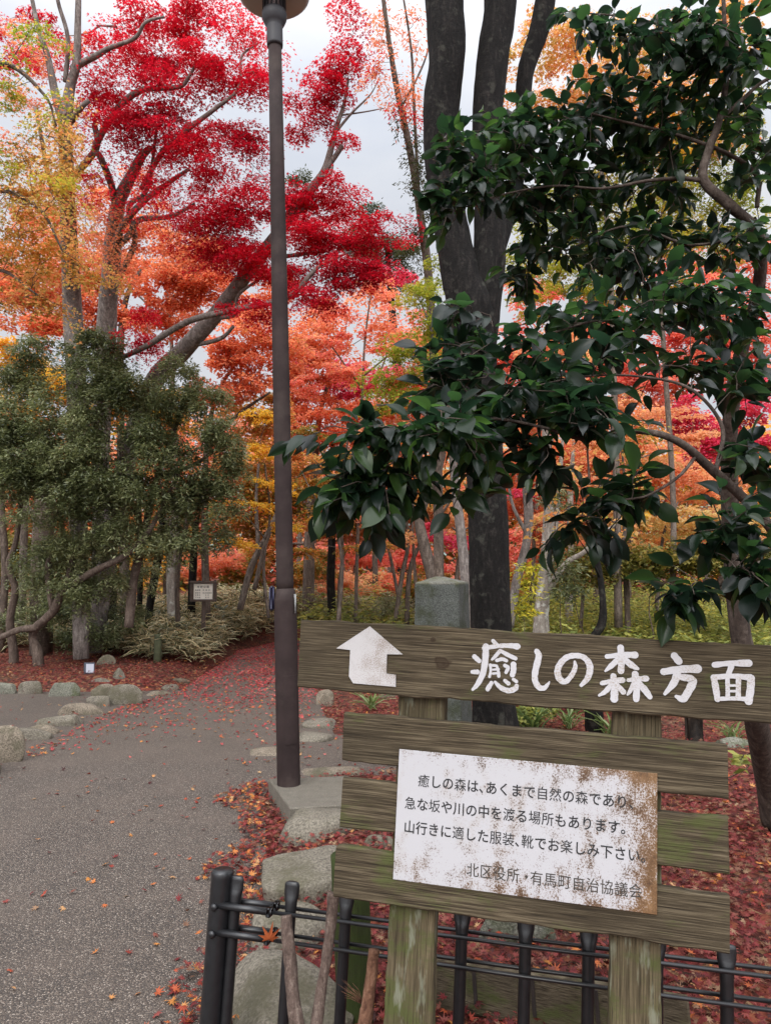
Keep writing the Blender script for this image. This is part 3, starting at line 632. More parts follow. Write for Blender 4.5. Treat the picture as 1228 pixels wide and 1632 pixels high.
for sts, ox, oy, sc_ in ((K1, 740, 1000, 5.848), (K2, 930, 1010, 4.12)):
    for st in sts:
        q = cat(np.array(st, float), 7); P_ = np.array([sloc(ox + a / sc_, oy + c / sc_) for a, c, _ in q]); wd = np.maximum(q[:, 2], 3) / sc_ / FPX * 2.0 / 2
        r2 = np.random.default_rng(si); wd = wd * (1 + .05 * np.sin(np.arange(len(wd)) * 1.3 + si))
        T_ = nrm(np.gradient(P_, axis=0)); Nn = np.stack([-T_[:, 1], T_[:, 0]], -1); yy = -.0012 - .00006 * si
        Lp, Rp = P_ + Nn * wd[:, None], P_ - Nn * wd[:, None]
        cap = lambda c, t_, n_, r_, s_: [c + r_ * (-math.cos(a) * n_ * s_ + math.sin(a) * t_) for a in np.linspace(.35, math.pi - .35, 5)]
        poly = list(Lp) + cap(P_[-1], T_[-1], Nn[-1], wd[-1], -1) + list(Rp[::-1]) + cap(P_[0], -T_[0], -Nn[0], wd[0], -1)
        m_ = len(q); V = [(x_, yy, z_) for x_, z_ in list(Lp) + list(Rp)]; F = [[i, i + 1, m_ + i + 1, m_ + i] for i in range(m_ - 1)]
        b.add(V, F)
        for c, e, a_, c_ in ((P_[-1], cap(P_[-1], T_[-1], Nn[-1], wd[-1], -1), Lp[-1], Rp[-1]), (P_[0], cap(P_[0], -T_[0], Nn[0], wd[0], -1), Lp[0], Rp[0])):
            V = [(x_, yy, z_) for x_, z_ in [a_] + list(e) + [c_]]; b.add(V, [list(range(len(V)))])
        si += 1
b.build('lettering', PAINT, B1, smooth=False, local=True)

# rusty notice plate
m, t, n, l, p = M('rusty_white_enamel'); v = node(t, 'ShaderNodeTexCoord').outputs['Object']
sx = node(t, 'ShaderNodeSeparateXYZ'); l.new(v, sx.inputs[0])
fine = noise(t, 210, 6, .82, vec=v); med = noise(t, 22, 6, .7, vec=v, stretch=(1, 1, .7)); lrg = noise(t, 6, 4, .6, vec=v)
def rng_(sock, a, b_): r_ = node(t, 'ShaderNodeMapRange'); r_.inputs[1].default_value = a; r_.inputs[2].default_value = b_; l.new(sock, r_.inputs[0]); return r_.outputs[0]
rt = rng_(sx.outputs[0], -.1, .323); btm = rng_(sx.outputs[2], -.14, -.279); tp = rng_(sx.outputs[2], .015, .059); ed = rng_(sx.outputs[0], .25, .323); lft = rng_(sx.outputs[0], -.26, -.346)
k = mth(t, 'ADD', fine, mth(t, 'ADD', mth(t, 'MULTIPLY', mth(t, 'SUBTRACT', med, .5), .55), mth(t, 'MULTIPLY', mth(t, 'SUBTRACT', lrg, .5), .30)))
for s_, a_ in ((rt, .07), (btm, .08), (tp, .09), (ed, .12), (lft, -.05)): k = mth(t, 'ADD', k, mth(t, 'MULTIPLY', s_, a_))
f = ramp(t, k, [(.60, (0, 0, 0)), (.645, (1, 1, 1))])
rc = ramp(t, mth(t, 'ADD', mth(t, 'MULTIPLY', fine, .5), mth(t, 'MULTIPLY', med, .5)), [(.40, (.22, .13, .06)), (.5, (.13, .066, .024)), (.60, (.055, .026, .010))])
stn = ramp(t, mth(t, 'ADD', mth(t, 'MULTIPLY', med, .6), mth(t, 'ADD', mth(t, 'MULTIPLY', lrg, .4), mth(t, 'MULTIPLY', ed, .10))), [(.50, (0, 0, 0)), (.70, (.5, .5, .5))])
c = mix(t, stn, (.375, .37, .38), (.29, .235, .175)); c = mix(t, f, c, rc)
l.new(c, p.inputs['Base Color']); p.inputs['Roughness'].default_value = .5; bump(t, p, f, -.35, .002); ENAMEL = m
b = MB(); b.box((-.0117, -.0035, -.1100), (.6695, .003, .338), bev=.001); plate = b.build('notice_plate', ENAMEL, sign, smooth=False, local=True)
plate['label'] = 'white enamel notice with black writing and brown rust'
b = MB()
SCR = [sloc(651, 1204), sloc(836, 1221), sloc(1033, 1241), sloc(640, 1393), sloc(829, 1417), sloc(1028, 1447)]
for (x_, z_) in SCR:
    b = MB(); b.lathe((x_, -.005, z_), [(.0055, 0), (.0055, .001), (.004, .003), (.001, .0035)], 12, axis=(0, -1, 0)); b.build('screw', plain('rusty_screw', (.16, .12, .09), .5, .6, .3, 200, 0) if 'rusty_screw' not in bpy.data.materials else bpy.data.materials['rusty_screw'], plate, local=True)
for (px, py, bb) in ((487, 1003, B1), (1215, 1020, B1)):
    x_, z_ = sloc(px, py); b = MB(); b.lathe((x_, -.0005, z_), [(.006, 0), (.006, .001), (.002, .0025)], 10, axis=(0, -1, 0)); b.build('nail', IRON, bb, local=True)

def glyphs(lines):
    """each line: (text, start px, end px, em scale, boldness); returns one mesh builder in sign-local space"""
    todo = []; need = {}
    for txt, a, c, em, bold in lines:
        adv = [(.5 if ch in '、' else .72 if ch in '。・' else 1.0) for ch in txt]; tot = sum(adv)
        A_, C_ = np.array(sloc(*a)), np.array(sloc(*c)); cur = 0
        for ch, w_ in zip(txt, adv):
            bd = .005 if bold > .01 and ch in '癒森然渡場適服装靴楽急坂所自' else bold; todo.append((ch, bd, A_ + (C_ - A_) * cur / tot, np.linalg.norm(C_ - A_) / tot, (C_ - A_) / np.linalg.norm(C_ - A_), em, w_)); need[(ch, bd)] = None; cur += w_
    tmp = []
    for (ch, bold) in need:
        cu = bpy.data.curves.new('glyph', 'FONT'); cu.body = ch; cu.size = 1; cu.offset = bold; cu.resolution_u = 3
        o = bpy.data.objects.new('glyph', cu); COL.objects.link(o); tmp.append(((ch, bold), o))
    dg = bpy.context.evaluated_depsgraph_get(); dg.update()
    for key, o in tmp:
        e = o.evaluated_get(dg); me = e.to_mesh(); me.calc_loop_triangles()
        V = np.array([v_.co[:2] for v_ in me.vertices]); F = np.array([tr_.vertices for tr_ in me.loop_triangles]); need[key] = (V, F); e.to_mesh_clear()
    for key, o in tmp:
        cu = o.data; bpy.data.objects.remove(o); bpy.data.curves.remove(cu)
    return todo, need
LINES = [('癒しの森は、あくまで自然の森であり、', (666, 1243), (1012, 1279.5), 1, .015), ('急な坂や川の中を渡る場所もあります。', (645, 1278.5), (1004, 1320), 1, .015),
         ('山行きに適した服装、靴でお楽しみ下さい。', (643.5, 1316), (1036, 1365.5), 1, .015), ('北区役所・有馬町自治協議会', (743, 1384.5), (1024, 1420.5), 1, .004)]
todo, need = glyphs(LINES); bt = MB(); bt2 = MB()
for ch, bold, pos, unit, dr, em, w_ in todo:
    V, F = need[(ch, bold)]
    if len(F) == 0: continue
    s_ = unit * .98; pv = np.array([-dr[1], dr[0]]); sxx = s_
    off = .0 if w_ == 1 else -.02
    W_ = pos + (V[:, :1] + off) * sxx * dr + (V[:, 1:] - .38) * s_ * 1.08 * pv
    (bt2 if bold < .0045 else bt).add(np.stack([W_[:, 0], np.full(len(W_), -.0055), W_[:, 1]], -1), F)
TXT = worn_paint('black_notice_ink', (.012, .012, .013), (.07, .05, .035), .68, 150); TXT2 = worn_paint('faded_notice_ink', (.03, .025, .02), (.16, .11, .07), .60, 150)
bt.build('lettering', TXT, plate, smooth=False, local=True); bt2.build('lettering', TXT2, plate, smooth=False, local=True)

# ------------------------------------------------------------------ low black iron fence (bamboo pattern)
SUP = SR[:, 2]
def fd(px): return 1 / (.392 + (px - 370) / 858 * (.4717 - .392))
fence = thing('iron_fence', 'low black iron fence with paddle topped bars and double rails', 'fence', (*at(348, 1500, fd(348))[:2], 0))
pL, pR = at(388, 1443, fd(388)), at(1228, 1550.5, fd(1228)); fdir = nrm(pR - pL); fn = nrm(np.cross(fdir, SUP))
lowv = at(388, 1485, fd(388)) - pL; lowv = SUP * (lowv @ SUP)
def fpt(px, py):
    """point of the fence's own plane seen at that pixel"""
    d = ray(px, py); return CAM + d * (((pL - CAM) @ fn) / (d @ fn))
def to_ground(P, extra=.06): return P - SUP * ((P[2] + extra) / SUP[2])
def ring_bar(b, P, prof):
    V = []; n_ = 14; th = np.arange(n_) * 2 * np.pi / n_
    for hgt_, rx, ry in prof: V.append(P + SUP * hgt_ + rx * np.cos(th)[:, None] * fdir + ry * np.sin(th)[:, None] * fn)
    m_ = len(prof); i = np.arange(m_ - 1)[:, None] * n_; j = np.arange(n_)[None]; j2 = (j + 1) % n_
    n0 = b.n; b.add(np.concatenate(V), np.stack([i + j, i + j2, i + n_ + j2, i + n_ + j], -1).reshape(-1, 4)); b.F.append((np.array([list(range(n_))]) + n0 + (m_ - 1) * n_, 0))
tp_ = fpt(355, 1388); bp = to_ground(tp_); H_ = np.linalg.norm(tp_ - bp); b = MB()
ring_bar(b, bp, [(0, .037, .037), (H_ - .02, .037, .037), (H_ - .004, .038, .038), (H_, .036, .036), (H_ + .006, .030, .030), (H_ + .008, .01, .01)]); post = b.build('end_post', IRON, fence)
for px, py in ((378, 1396), (466, 1405), (553, 1417), (642, 1430), (737, 1444), (838, 1458), (938, 1472), (1046, 1488), (1157, 1505), (1272, 1524)):
    tp_ = fpt(px, py); bp = to_ground(tp_); H_ = np.linalg.norm(tp_ - bp); b = MB()
    ring_bar(b, bp, [(0, .018, .018), (H_ - .10, .018, .018), (H_ - .062, .0205, .017), (H_ - .045, .024, .013), (H_ - .04, .0255, .011), (H_ - .012, .026, .010), (H_ - .003, .023, .009), (H_, .016, .006)]); b.build('paddle_bar', IRON, fence)
tipR = pR + fdir * .25
for lv in (A(0, 0, 0), lowv):
    for sg in (-1, 1):
        b = MB(); b.tube([pL + lv - fdir * .03 + fn * sg * .026, pL + lv + (tipR - pL) * .5 + fn * sg * .026 - SUP * .004, tipR + lv + fn * sg * .026], .0062, 10); b.build('rail', IRON, fence)
        b = MB(); a_ = fpt(352, 1440) ; a_ = pL + lv - fdir * (np.linalg.norm(pL - a_) + .01)
        b.tube([a_ + fn * sg * .026, pL + lv + fdir * .10 + fn * sg * .026], .0115, 12); b.box(pL + lv + fdir * .105 + fn * sg * .026, (.018, .03, .03), np.stack([fdir, fn, SUP], 1), bev=.004); b.build('rail_sleeve', IRON, fence)
    b = MB(); q = fpt(350, 1440) + lv - fn * .037 * np.sign(fn[1]); b.lathe(q, [(.012, 0), (.012, .006), (.006, .010)], 12, axis=tuple(-fn * np.sign(fn[1]))); b.build('bolt', IRON, fence)

# sticks, mossy post, low plank behind the fence
ST1 = bark_mat('dry_stick_bark', (.06, .04, .032), (.15, .105, .085), (.27, .21, .17), 26)
ST2 = bark_mat('reddish_stick_bark', (.09, .04, .025), (.20, .10, .06), (.30, .17, .11), 24)
def stick(name, label, pts, mat, seed):
    P_ = [at(px, py, Y) for px, py, Y, _ in pts]; R_ = [w_ / 2 / FPX * Y for _, _, Y, w_ in pts]
    d_ = nrm(P_[-1] - P_[-2]); end = P_[-1] + d_ * ((P_[-1][2] + .03) / max(.05, -d_[2])); P_.append(end); R_.append(R_[-1] * 1.05)
    q = cat(np.column_stack([P_, R_]), 8); b = MB(); b.tube(q[:, :3], q[:, 3], 12, jit=.10, seed=seed); o = b.build(name, mat); return tag(o, label, 'stick', 'sticks leaning against the fence')
stick('leaning_stick', 'thick peeled brown stick with a knot, leftmost against the fence', [(456, 1459, 2.28, 17), (459, 1500, 2.26, 20), (464, 1555, 2.24, 21), (468, 1600, 2.22, 22), (475, 1640, 2.2, 24)], ST1, 1)
stick('leaning_stick', 'rough barked stick rising behind the lowest board end', [(531, 1424, 2.27, 20), (528, 1465, 2.26, 17), (521, 1520, 2.25, 16), (511, 1580, 2.24, 17), (503, 1640, 2.22, 19)], ST1, 2)
o = stick('leaning_stick', 'reddish frayed stick beside the left sign post', [(596, 1514, 2.3, 16), (592, 1555, 2.29, 17), (586, 1600, 2.27, 18), (580, 1640, 2.25, 20)], ST2, 3)
b = MB(); r2 = np.random.default_rng(5); q0 = at(579, 1602, 2.28)
for k in range(14):
    d_ = nrm(A(-.6 + r2.normal() * .25, r2.normal() * .3, .8 + r2.normal() * .3)); b.tube([q0, q0 + d_ * .04, q0 + d_ * r2.uniform(.05, .09) + A(-.012, 0, 0)], [.0012, .001, .0004], 4)
b.build('frayed_bark', ST2, o)
MOSSW = wood_mat('mossy_post_wood', (.012, .014, .006), (.03, .034, .012), (.06, .062, .025), axis='z', moss=(.03, .042, .010), moss_at=.4)
b = MB(); q0, q1 = at(556, 1362, 2.72), at(566, 1600, 2.72); q1 = q1 + (q1 - q0) * ((q1[2] + .03) / (q0[2] - q1[2])); qs = np.linspace(0, 1, 14)[:, None]
b.tube(q1 * (1 - qs) + q0 * qs, .066, 18, jit=.03, seed=3); tag(b.build('mossy_post', MOSSW), 'short dark mossy round post behind the fence and lowest board', 'post')
pl = thing('weathered_plank', 'low weathered plank with dark stains behind the black fence', 'plank', (*at(830, 1560, 2.62)[:2], 0))
pa, pb_ = at(680, 1523, 2.78), at(1096, 1589, 2.42); dr = nrm(pb_ - pa); un = nrm(A(0, 0, 1) - dr * dr[2]); fnn = np.cross(dr, un); Lp_ = np.linalg.norm(pb_ - pa)
m = wood_mat('stained_plank_wood', (.03, .022, .014), (.085, .066, .042), (.16, .13, .09), seed=9.1, moss_at=.5); 
Rb = np.stack([dr, fnn, un], 1); b = MB(); b.box((pa + pb_) / 2 - un * .085, (Lp_, .03, .17), Rb, bev=.005); pk = b.build('board', m, pl, smooth=False)
stn_ = plain('dark_batten_wood', (.022, .015, .012), .9, 0, .4, 30, .3)
for px in (757, 860, 965):
    q = at(px, 1560, 2.7); k = (q - pa) @ dr; b = MB(); b.box(pa + dr * k - un * .075 - fnn * .0165 * np.sign(fnn[1]), (.014, .005, .12), Rb, bev=.002); b.build('stain_strip', stn_, pk, smooth=False)
for k in (.12, Lp_ - .15):
    c_ = pa + dr * k + fnn * .045 * np.sign(fnn[1]); zt = c_[2] - .02; b = MB(); b.box((c_[0], c_[1], zt / 2 - .03), (.06, .05, zt + .06), bev=.004); b.build('stub_post', m, pl, smooth=False)

# ------------------------------------------------------------------ stone marker, small signs, posts
mk = thing('stone_marker', 'square grey stone marker with a pyramid top behind the arrow board', 'stone marker', (*gx(705, 5.6)[:2], 0))
ST_MARK = stone_mat('grey_granite', (.03, .032, .029), (.085, .09, .08), (.03, .034, .018), 9)
th = math.radians(19); cF = A((730 - CX) / FPX * 5.5, 5.5, 0); e1 = A(-math.cos(th), math.sin(th), 0); e2 = A(math.sin(th), math.cos(th), 0); wS = .335
def sq(z, g): c_ = cF + (e1 + e2) * wS / 2; h_ = wS / 2 * g; return [c_ + (-e1 - e2) * h_ + A(0, 0, z), c_ + (-e1 + e2) * h_ + A(0, 0, z), c_ + (e1 + e2) * h_ + A(0, 0, z), c_ + (e1 - e2) * h_ + A(0, 0, z)]
V = []; zz = np.linspace(-.05, 1.485, 26); r2 = np.random.default_rng(3)
for z in list(zz) + [1.50]: V += sq(z, (1.12 - .12 * z / 1.5) * (1 + r2.normal() * .003) * (.985 if z == 1.50 else 1))
V = np.array(V); m_ = len(V) // 4; i = np.arange(m_ - 1)[:, None] * 4; j = np.arange(4)[None]; F = np.stack([i + j, i + (j + 1) % 4, i + 4 + (j + 1) % 4, i + 4 + j], -1).reshape(-1, 4)
b = MB(); b.add(V, F); b.build('shaft', ST_MARK, mk, smooth=False)
b = MB(); q = sq(1.50, 1.0); c_ = np.mean(q, 0); b.add(np.array(q + sq(1.512, .985) + [c_ + A(.02, 0, .056), c_ + A(-.05, .01, .058)]), [[0, 1, 5, 4], [1, 2, 6, 5], [2, 3, 7, 6], [3, 0, 4, 7]]); n0 = 0
b.F.append((np.array([[4, 5, 8], [6, 7, 9]]), 0)); b.F.append((np.array([[5, 6, 9, 8], [7, 4, 8, 9]]), 0)); b.build('pyramid_top', stone_mat('lichen_granite', (.06, .06, .05), (.15, .145, .12), (.07, .07, .035), 9), mk, smooth=False)

fsx = thing('framed_sign', 'small cream notice in a brown wooden frame on a post among bamboo grass', 'sign', (*gx(323, 13.4)[:2], 0))
FW = plain('brown_frame_wood', (.075, .05, .038), .8, 0, .3, 12, .3); CRM = plain('cream_panel', (.80, .74, .64), .6, 0, .06, 6, 0); INK = plain('sign_ink', (.05, .045, .04), .7, 0, .1, 10, 0)
def fw(px, py, dy=0.0): return at(px, py, 13.4) + A(0, dy, 0)
for (x0, y0, x1, y1) in ((303, 926, 345, 930.5), (303, 955, 345, 959), (303, 930.5, 308.5, 955), (339.5, 930.5, 345, 955)):
    a_, c_ = fw(x0, y0), fw(x1, y1); b = MB(); b.box((a_ + c_) / 2, (abs(c_[0] - a_[0]), .05, abs(c_[2] - a_[2])), bev=.006); b.build('frame', FW, fsx, smooth=False)
a_, c_ = fw(308.5, 930.5), fw(339.5, 955); b = MB(); b.box((a_ + c_) / 2 + A(0, .005, 0), (c_[0] - a_[0], .02, a_[2] - c_[2])); pn = b.build('panel', CRM, fsx, smooth=False)
b = MB(); q = fw(324, 957); b.box((q[0], q[1] + .04, q[2] / 2), (.07, .05, q[2]), bev=.004); b.build('post', FW, fsx, smooth=False)
tmp_lines = [('林野公園', .045, 314, 334.5, 935.3), ('管理者', .030, 311, 320, 940.5), ('連絡先', .028, 311, 320, 945), ('注意点', .028, 311, 320, 948.5), ('その他', .028, 311, 320, 952.2), ('有馬町', .03, 323, 337, 940.5), ('自治協議会', .028, 323, 338.5, 945), ('北区', .026, 327, 335, 948.5), ('役所', .026, 327, 335, 952.2)]
bt = MB(); todo, need = glyphs([(a_, (800, 1250), (900, 1255), 1, .01) for a_, *_ in tmp_lines])
it = iter(todo)
for txt, sz, x0, x1, yc in tmp_lines:
    for k, ch in enumerate(txt):
        next(it); Vg, Fg = need[(ch, .01)]; px = x0 + (x1 - x0) * k / len(txt); o_ = fw(px, yc)
        if len(Fg): bt.add(np.stack([o_[0] + Vg[:, 0] * sz, np.full(len(Vg), o_[1] - .008), o_[2] + (Vg[:, 1] - .38) * sz], -1), Fg)
bt.build('lettering', INK, pn, smooth=False)
pt = thing('plant_tag', 'tiny white plant tag on a stake in the leaf litter', 'plant tag', (*G(142, 1076, .14)[:2], .1)); Yt = G(142, 1076, .14)[1]
a_, c_ = at(134.5, 1057, Yt), at(150, 1073, Yt); b = MB(); b.box((a_ + c_) / 2, (.15, .012, .155), bev=.002); b.build('dark_frame', plain('tag_frame', (.04, .045, .06), .6), pt, smooth=False)
b = MB(); b.box((a_ + c_) / 2 + A(.012, -.0075, 0), (.108, .004, .12)); b.build('white_card', plain('tag_card', (.36, .37, .42), .5, 0, .04, 20, 0), pt, smooth=False)
b = MB(); b.box((a_ + c_) / 2 + A(0, .012, -.12), (.02, .012, .2)); b.build('stake', FW, pt, smooth=False)
GRP = plain('green_weathered_post', (.055, .06, .028), .85, 0, .35, 14, .4)
for (px, pt_, pb, Y, wpx, lab) in ((252, 1011, 1072, 12.0, 12, 'short green brown post at the edge of the bamboo grass'), (355, 972, 1010, 16.5, 8, 'thin green post in bamboo grass right of the framed sign'), (945, 1090, 1215, 7.2, 28, 'dark round post under the arrow board between its wooden posts')):
    q = at(px, pt_, Y); b = MB(); r_ = wpx / 2 / FPX * Y; b.lathe((q[0], q[1], 0), [(r_ * 1.05, -.05), (r_, q[2] - .02), (r_ * .9, q[2]), (.003, q[2] + .004)], 16); tag(b.build('short_post', GRP if Y > 10 else BK_DARK), lab, 'post')
q = at(1103, 1090, 6.8); b = MB(); b.box((q[0], q[1], q[2] / 2), (.13, .10, q[2] + .1), bev=.008); tag(b.build('square_post', bark_mat('dark_square_post', (.012, .009, .008), (.04, .028, .02), (.10, .07, .05), 5)), 'dark square wooden post under the right end of the arrow board', 'post')

# ------------------------------------------------------------------ trees: limbs given as (px, py, distance, width px)
def limb(pts, k=6):
    P = [at(px, py, Y) for px, py, Y, _ in pts]; R_ = [w_ / 2 / FPX * Y for _, _, Y, w_ in pts]
    q = cat(np.column_stack([P, R_]), k); return q[:, :3], np.maximum(q[:, 3], .002)
def connect(nodes, targets, r2, rmin=.0025, k=.011, curve=.14):
    nodes = np.asarray(nodes); out = []
    if len(targets) == 0: return out
    d0 = np.min(np.linalg.norm(targets[:, None] - nodes[None, ::2], axis=2), 1)
    for i in np.argsort(d0):
        T_ = targets[i]; dv = np.linalg.norm(nodes - T_, axis=1); j = np.argmin(dv); S = nodes[j]; D_ = dv[j]
        if D_ < .02: continue
        md = (S + T_) / 2 + r2.normal(size=3) * curve * D_ * .5 + A(0, 0, .10 * D_); ts = np.linspace(0, 1, 6)[:, None]
        P = S * (1 - ts) ** 2 + 2 * md * ts * (1 - ts) + T_ * ts ** 2; P[1:-1] += r2.normal(size=(4, 3)) * .02 * D_
        r0 = max(rmin * 1.3, D_ * k); out.append((P, np.linspace(r0, rmin, 6))); nodes = np.vstack([nodes, P[1:]])
    return out
def blob_centres(blobs, r, cover, r2):
    out = []
    for bl in blobs:
        px, py, rx, ry, Y, dY = bl[:6]; cv = cover * (bl[6] if len(bl) > 6 else 1)
        c_ = at(px, py, Y); ax_, az_ = rx / FPX * Y, ry / FPX * Y
        n_ = max(2, int(round(cv * ax_ * az_ / (r * r * .75)))); u = nrm(r2.normal(size=(n_, 3))) * r2.uniform(0, 1, (n_, 1)) ** (1 / 2.4)
        out.append(c_ + u * A(ax_, dY, az_))
    return np.concatenate(out)
def cloud(b, Cs, r, m_, size, tmpl, r2, flat=.3, tilt=.45, droop=.25, mat=0, slope=.3):
    n_ = len(Cs); k = n_ * m_; a = r2.uniform(0, 2 * np.pi, (n_, m_)); rs = r * r2.uniform(.6, 1.3, (n_, 1)); rad = rs * np.sqrt(r2.uniform(0, 1, (n_, m_)))
    ox, oy = rad * np.cos(a), rad * np.sin(a); s1, s2 = r2.normal(0, slope, (n_, 1)), r2.normal(0, slope, (n_, 1))
    oz = r2.normal(0, 1, (n_, m_)) * flat * r - droop * rad ** 2 / r + s1 * ox + s2 * oy
    C_ = (Cs[:, None] + np.stack([ox, oy, oz], -1)).reshape(-1, 3)
    d_ = np.stack([np.cos(a) + r2.normal(0, .8, a.shape), np.sin(a) + r2.normal(0, .8, a.shape), r2.normal(-.25, .4, a.shape)], -1).reshape(-1, 3)
    Nn = np.stack([r2.normal(0, tilt, k), r2.normal(0, tilt, k), np.ones(k)], -1)
    b.leaves(C_, d_, Nn, size * r2.uniform(.7, 1.25, k), tmpl, mat)
def tree(name, label, cat_, base, limbs, blobs, leaf, bark, seed, r=.3, cover=2.2, fill=1.2, size=.065, tmpl=STAR5, flat=.25, tilt=.45, group=None, extra=(), twig=True, sides=10, larea=.33, droop=.25, slope=.3, jit=.05):
    r2 = np.random.default_rng(seed); t_ = thing(name, label, cat_, (base[0], base[1], 0), group)
    tb = MB(); nodes = []
    for pts in limbs:
        P, R_ = limb(pts); tb.tube(P, R_, sides, jit=jit, seed=seed + len(nodes)); nodes.append(P)
    nodes = np.concatenate(nodes) if nodes else np.array([[base[0], base[1], .1]])
    lb = MB(); sets = [(blobs, leaf)] + list(extra); mats = []
    for bl, lf, *sp_ in sets:
        fm_, rm_ = sp_ if sp_ else (1, 1); r0_, r = r, r * rm_
        Cs = blob_centres(bl, r, cover, r2); m_ = max(8, int(fm_ * fill * math.pi * r * r / (larea * size * size)))
        cloud(lb, Cs, r, m_, size, tmpl, r2, flat * (1 if rm_ == 1 else 2.5), tilt, droop, len(mats), slope); mats.append(lf); r = r0_
        if twig:
            for P, R_ in connect(nodes, Cs, r2): tb.tube(P, R_, 5, cap=False)
    tb.build('trunk', bark, t_); lb.build('crown', mats, t_, smooth=False); return t_

# the dark forked trunk behind the sign
tree('forked_tree', 'thick dark forked trunk rising right behind the stone marker', 'tree', gx(787, 6.6),
     [[(792, 1240, 6.6, 84), (787, 1120, 6.6, 68), (783, 1000, 6.6, 63), (778, 850, 6.6, 63), (770, 700, 6.6, 60), (760, 580, 6.6, 66), (752, 500, 6.6, 78), (736, 440, 6.6, 64), (720, 370, 6.6, 56), (708, 280, 6.6, 58), (703, 180, 6.55, 60), (712, 80, 6.5, 62), (706, -40, 6.5, 64), (700, -200, 6.4, 60)],
      [(766, 560, 6.6, 50), (772, 480, 6.6, 56), (780, 400, 6.6, 54), (780, 300, 6.6, 50), (776, 190, 6.6, 50), (786, 90, 6.6, 54), (798, 0, 6.6, 56), (806, -160, 6.6, 54)],
      [(784, 420, 6.7, 30), (815, 320, 6.9, 26), (832, 220, 7.0, 26), (836, 120, 7.0, 29), (860, 40, 7.0, 34), (876, -60, 7.0, 34), (884, -200, 7.0, 32)]],
     [(700, -330, 150, 60, 6.4, 1.2), (860, -330, 120, 60, 6.9, 1.2)], LF_ORANGE, BK_DARK, 11, r=.35, size=.08, tmpl=KITE, sides=20, jit=.06)

# the crimson maple with grey limbs, upper left
def back(limbs, dy=2.2, a=200, b=520): return [[(px, py, Y + dy * float(sst(a, b, py)), w_) for px, py, Y, w_ in pts] for pts in limbs]
tree('crimson_maple', 'tall crimson maple with pale grey spreading limbs left of the lamp pole', 'maple tree', gx(165, 12.7),
     back([[(150, 1040, 10.5, 24), (158, 900, 10.5, 24), (162, 700, 10.4, 26), (168, 560, 10.2, 31.2), (172, 480, 10, 29.6), (178, 420, 10, 28.1), (182, 370, 9.9, 26.5), (190, 320, 9.8, 21.8), (212, 275, 9.6, 17.2), (225, 250, 9.5, 14), (240, 235, 9.4, 9.36)],
      [(180, 400, 9.9, 12.5), (195, 360, 9.7, 11.7), (230, 320, 9.4, 10.1), (270, 290, 9.2, 7.8), (300, 270, 9, 5.46)],
      [(184, 395, 9.9, 10.9), (205, 375, 9.7, 10.1), (222, 350, 9.5, 9.36), (270, 345, 9.3, 7.02), (310, 325, 9.1, 4.68)],
      [(186, 335, 9.8, 13.3), (176, 290, 9.7, 11.7), (160, 250, 9.6, 10.1), (152, 235, 9.6, 10.9), (175, 190, 9.4, 10.9), (200, 160, 9.3, 10.9), (230, 142, 9.1, 10.1), (285, 138, 8.9, 7.8), (302, 120, 8.8, 5.46), (312, 100, 8.8, 3.9)],
      [(110, 290, 9.8, 10.9), (140, 255, 9.7, 10.9), (155, 230, 9.6, 10.1), (150, 195, 9.5, 9.36)],
      [(190, 440, 10, 10.9), (215, 385, 9.8, 9.36), (205, 330, 9.7, 7.8), (235, 300, 9.5, 7.02), (250, 200, 9.3, 4.68)],
      [(280, 225, 9.2, 9.36), (300, 205, 9.1, 8.58), (340, 175, 8.9, 7.02), (380, 140, 8.8, 5.46), (385, 90, 8.8, 3.9), (410, 70, 8.8, 3.12)], [(225, 300, 9.5, 7.8), (260, 240, 9.3, 9.36), (285, 222, 9.2, 10.1), (300, 195, 9.1, 8.58)]]),
     [(330, 100, 42, 45, 8.9, .5), (250, 100, 55, 34, 9.1, .5), (172, 148, 50, 26, 9.3, .5), (215, 195, 60, 30, 9.2, .5), (300, 215, 70, 34, 9.0, .5), (262, 165, 60, 26, 9.1, .5), (372, 210, 42, 32, 8.9, .4), (360, 120, 40, 40, 8.9, .4, .5), (400, 140, 34, 34, 8.8, .4, .7), (300, 10, 90, 20, 8.9, .5), (225, 40, 50, 34, 9.2, .5, .6), (350, 268, 52, 22, 9.0, .4, .7), (190, 90, 40, 34, 9.3, .5, .5), (395, 60, 45, 40, 8.8, .4, .22), (300, 60, 40, 25, 9, .4, .8), (60, 60, 60, 50, 9.8, .5, .35), (400, 260, 30, 40, 8.9, .4, .4), (150, 310, 60, 30, 9.8, .4, .22), (290, 300, 50, 24, 9.3, .4, .3)],
     LF_RED, BK_GREY, 12, extra=[([(250, 330, 120, 60, 9.4, .6, .8), (300, 230, 140, 60, 9.2, .6, .6), (200, 100, 110, 70, 9.4, .6, .6), (390, 60, 60, 60, 8.9, .5, 1.0), (170, 230, 70, 60, 9.6, .5, .8), (400, 290, 40, 40, 9, .4, 1.0)], LF_RED, .22, 1.6), ([(230, 400, 90, 40, 10, .6, .8), (160, 330, 60, 60, 9.8, .5, .8)], LF_ORED, .25, 1.6)], r=.24, cover=4.6, fill=1.15, size=.05, flat=.12, slope=.16, droop=.35, group='crimson maples left of and behind the lamp pole', sides=12)
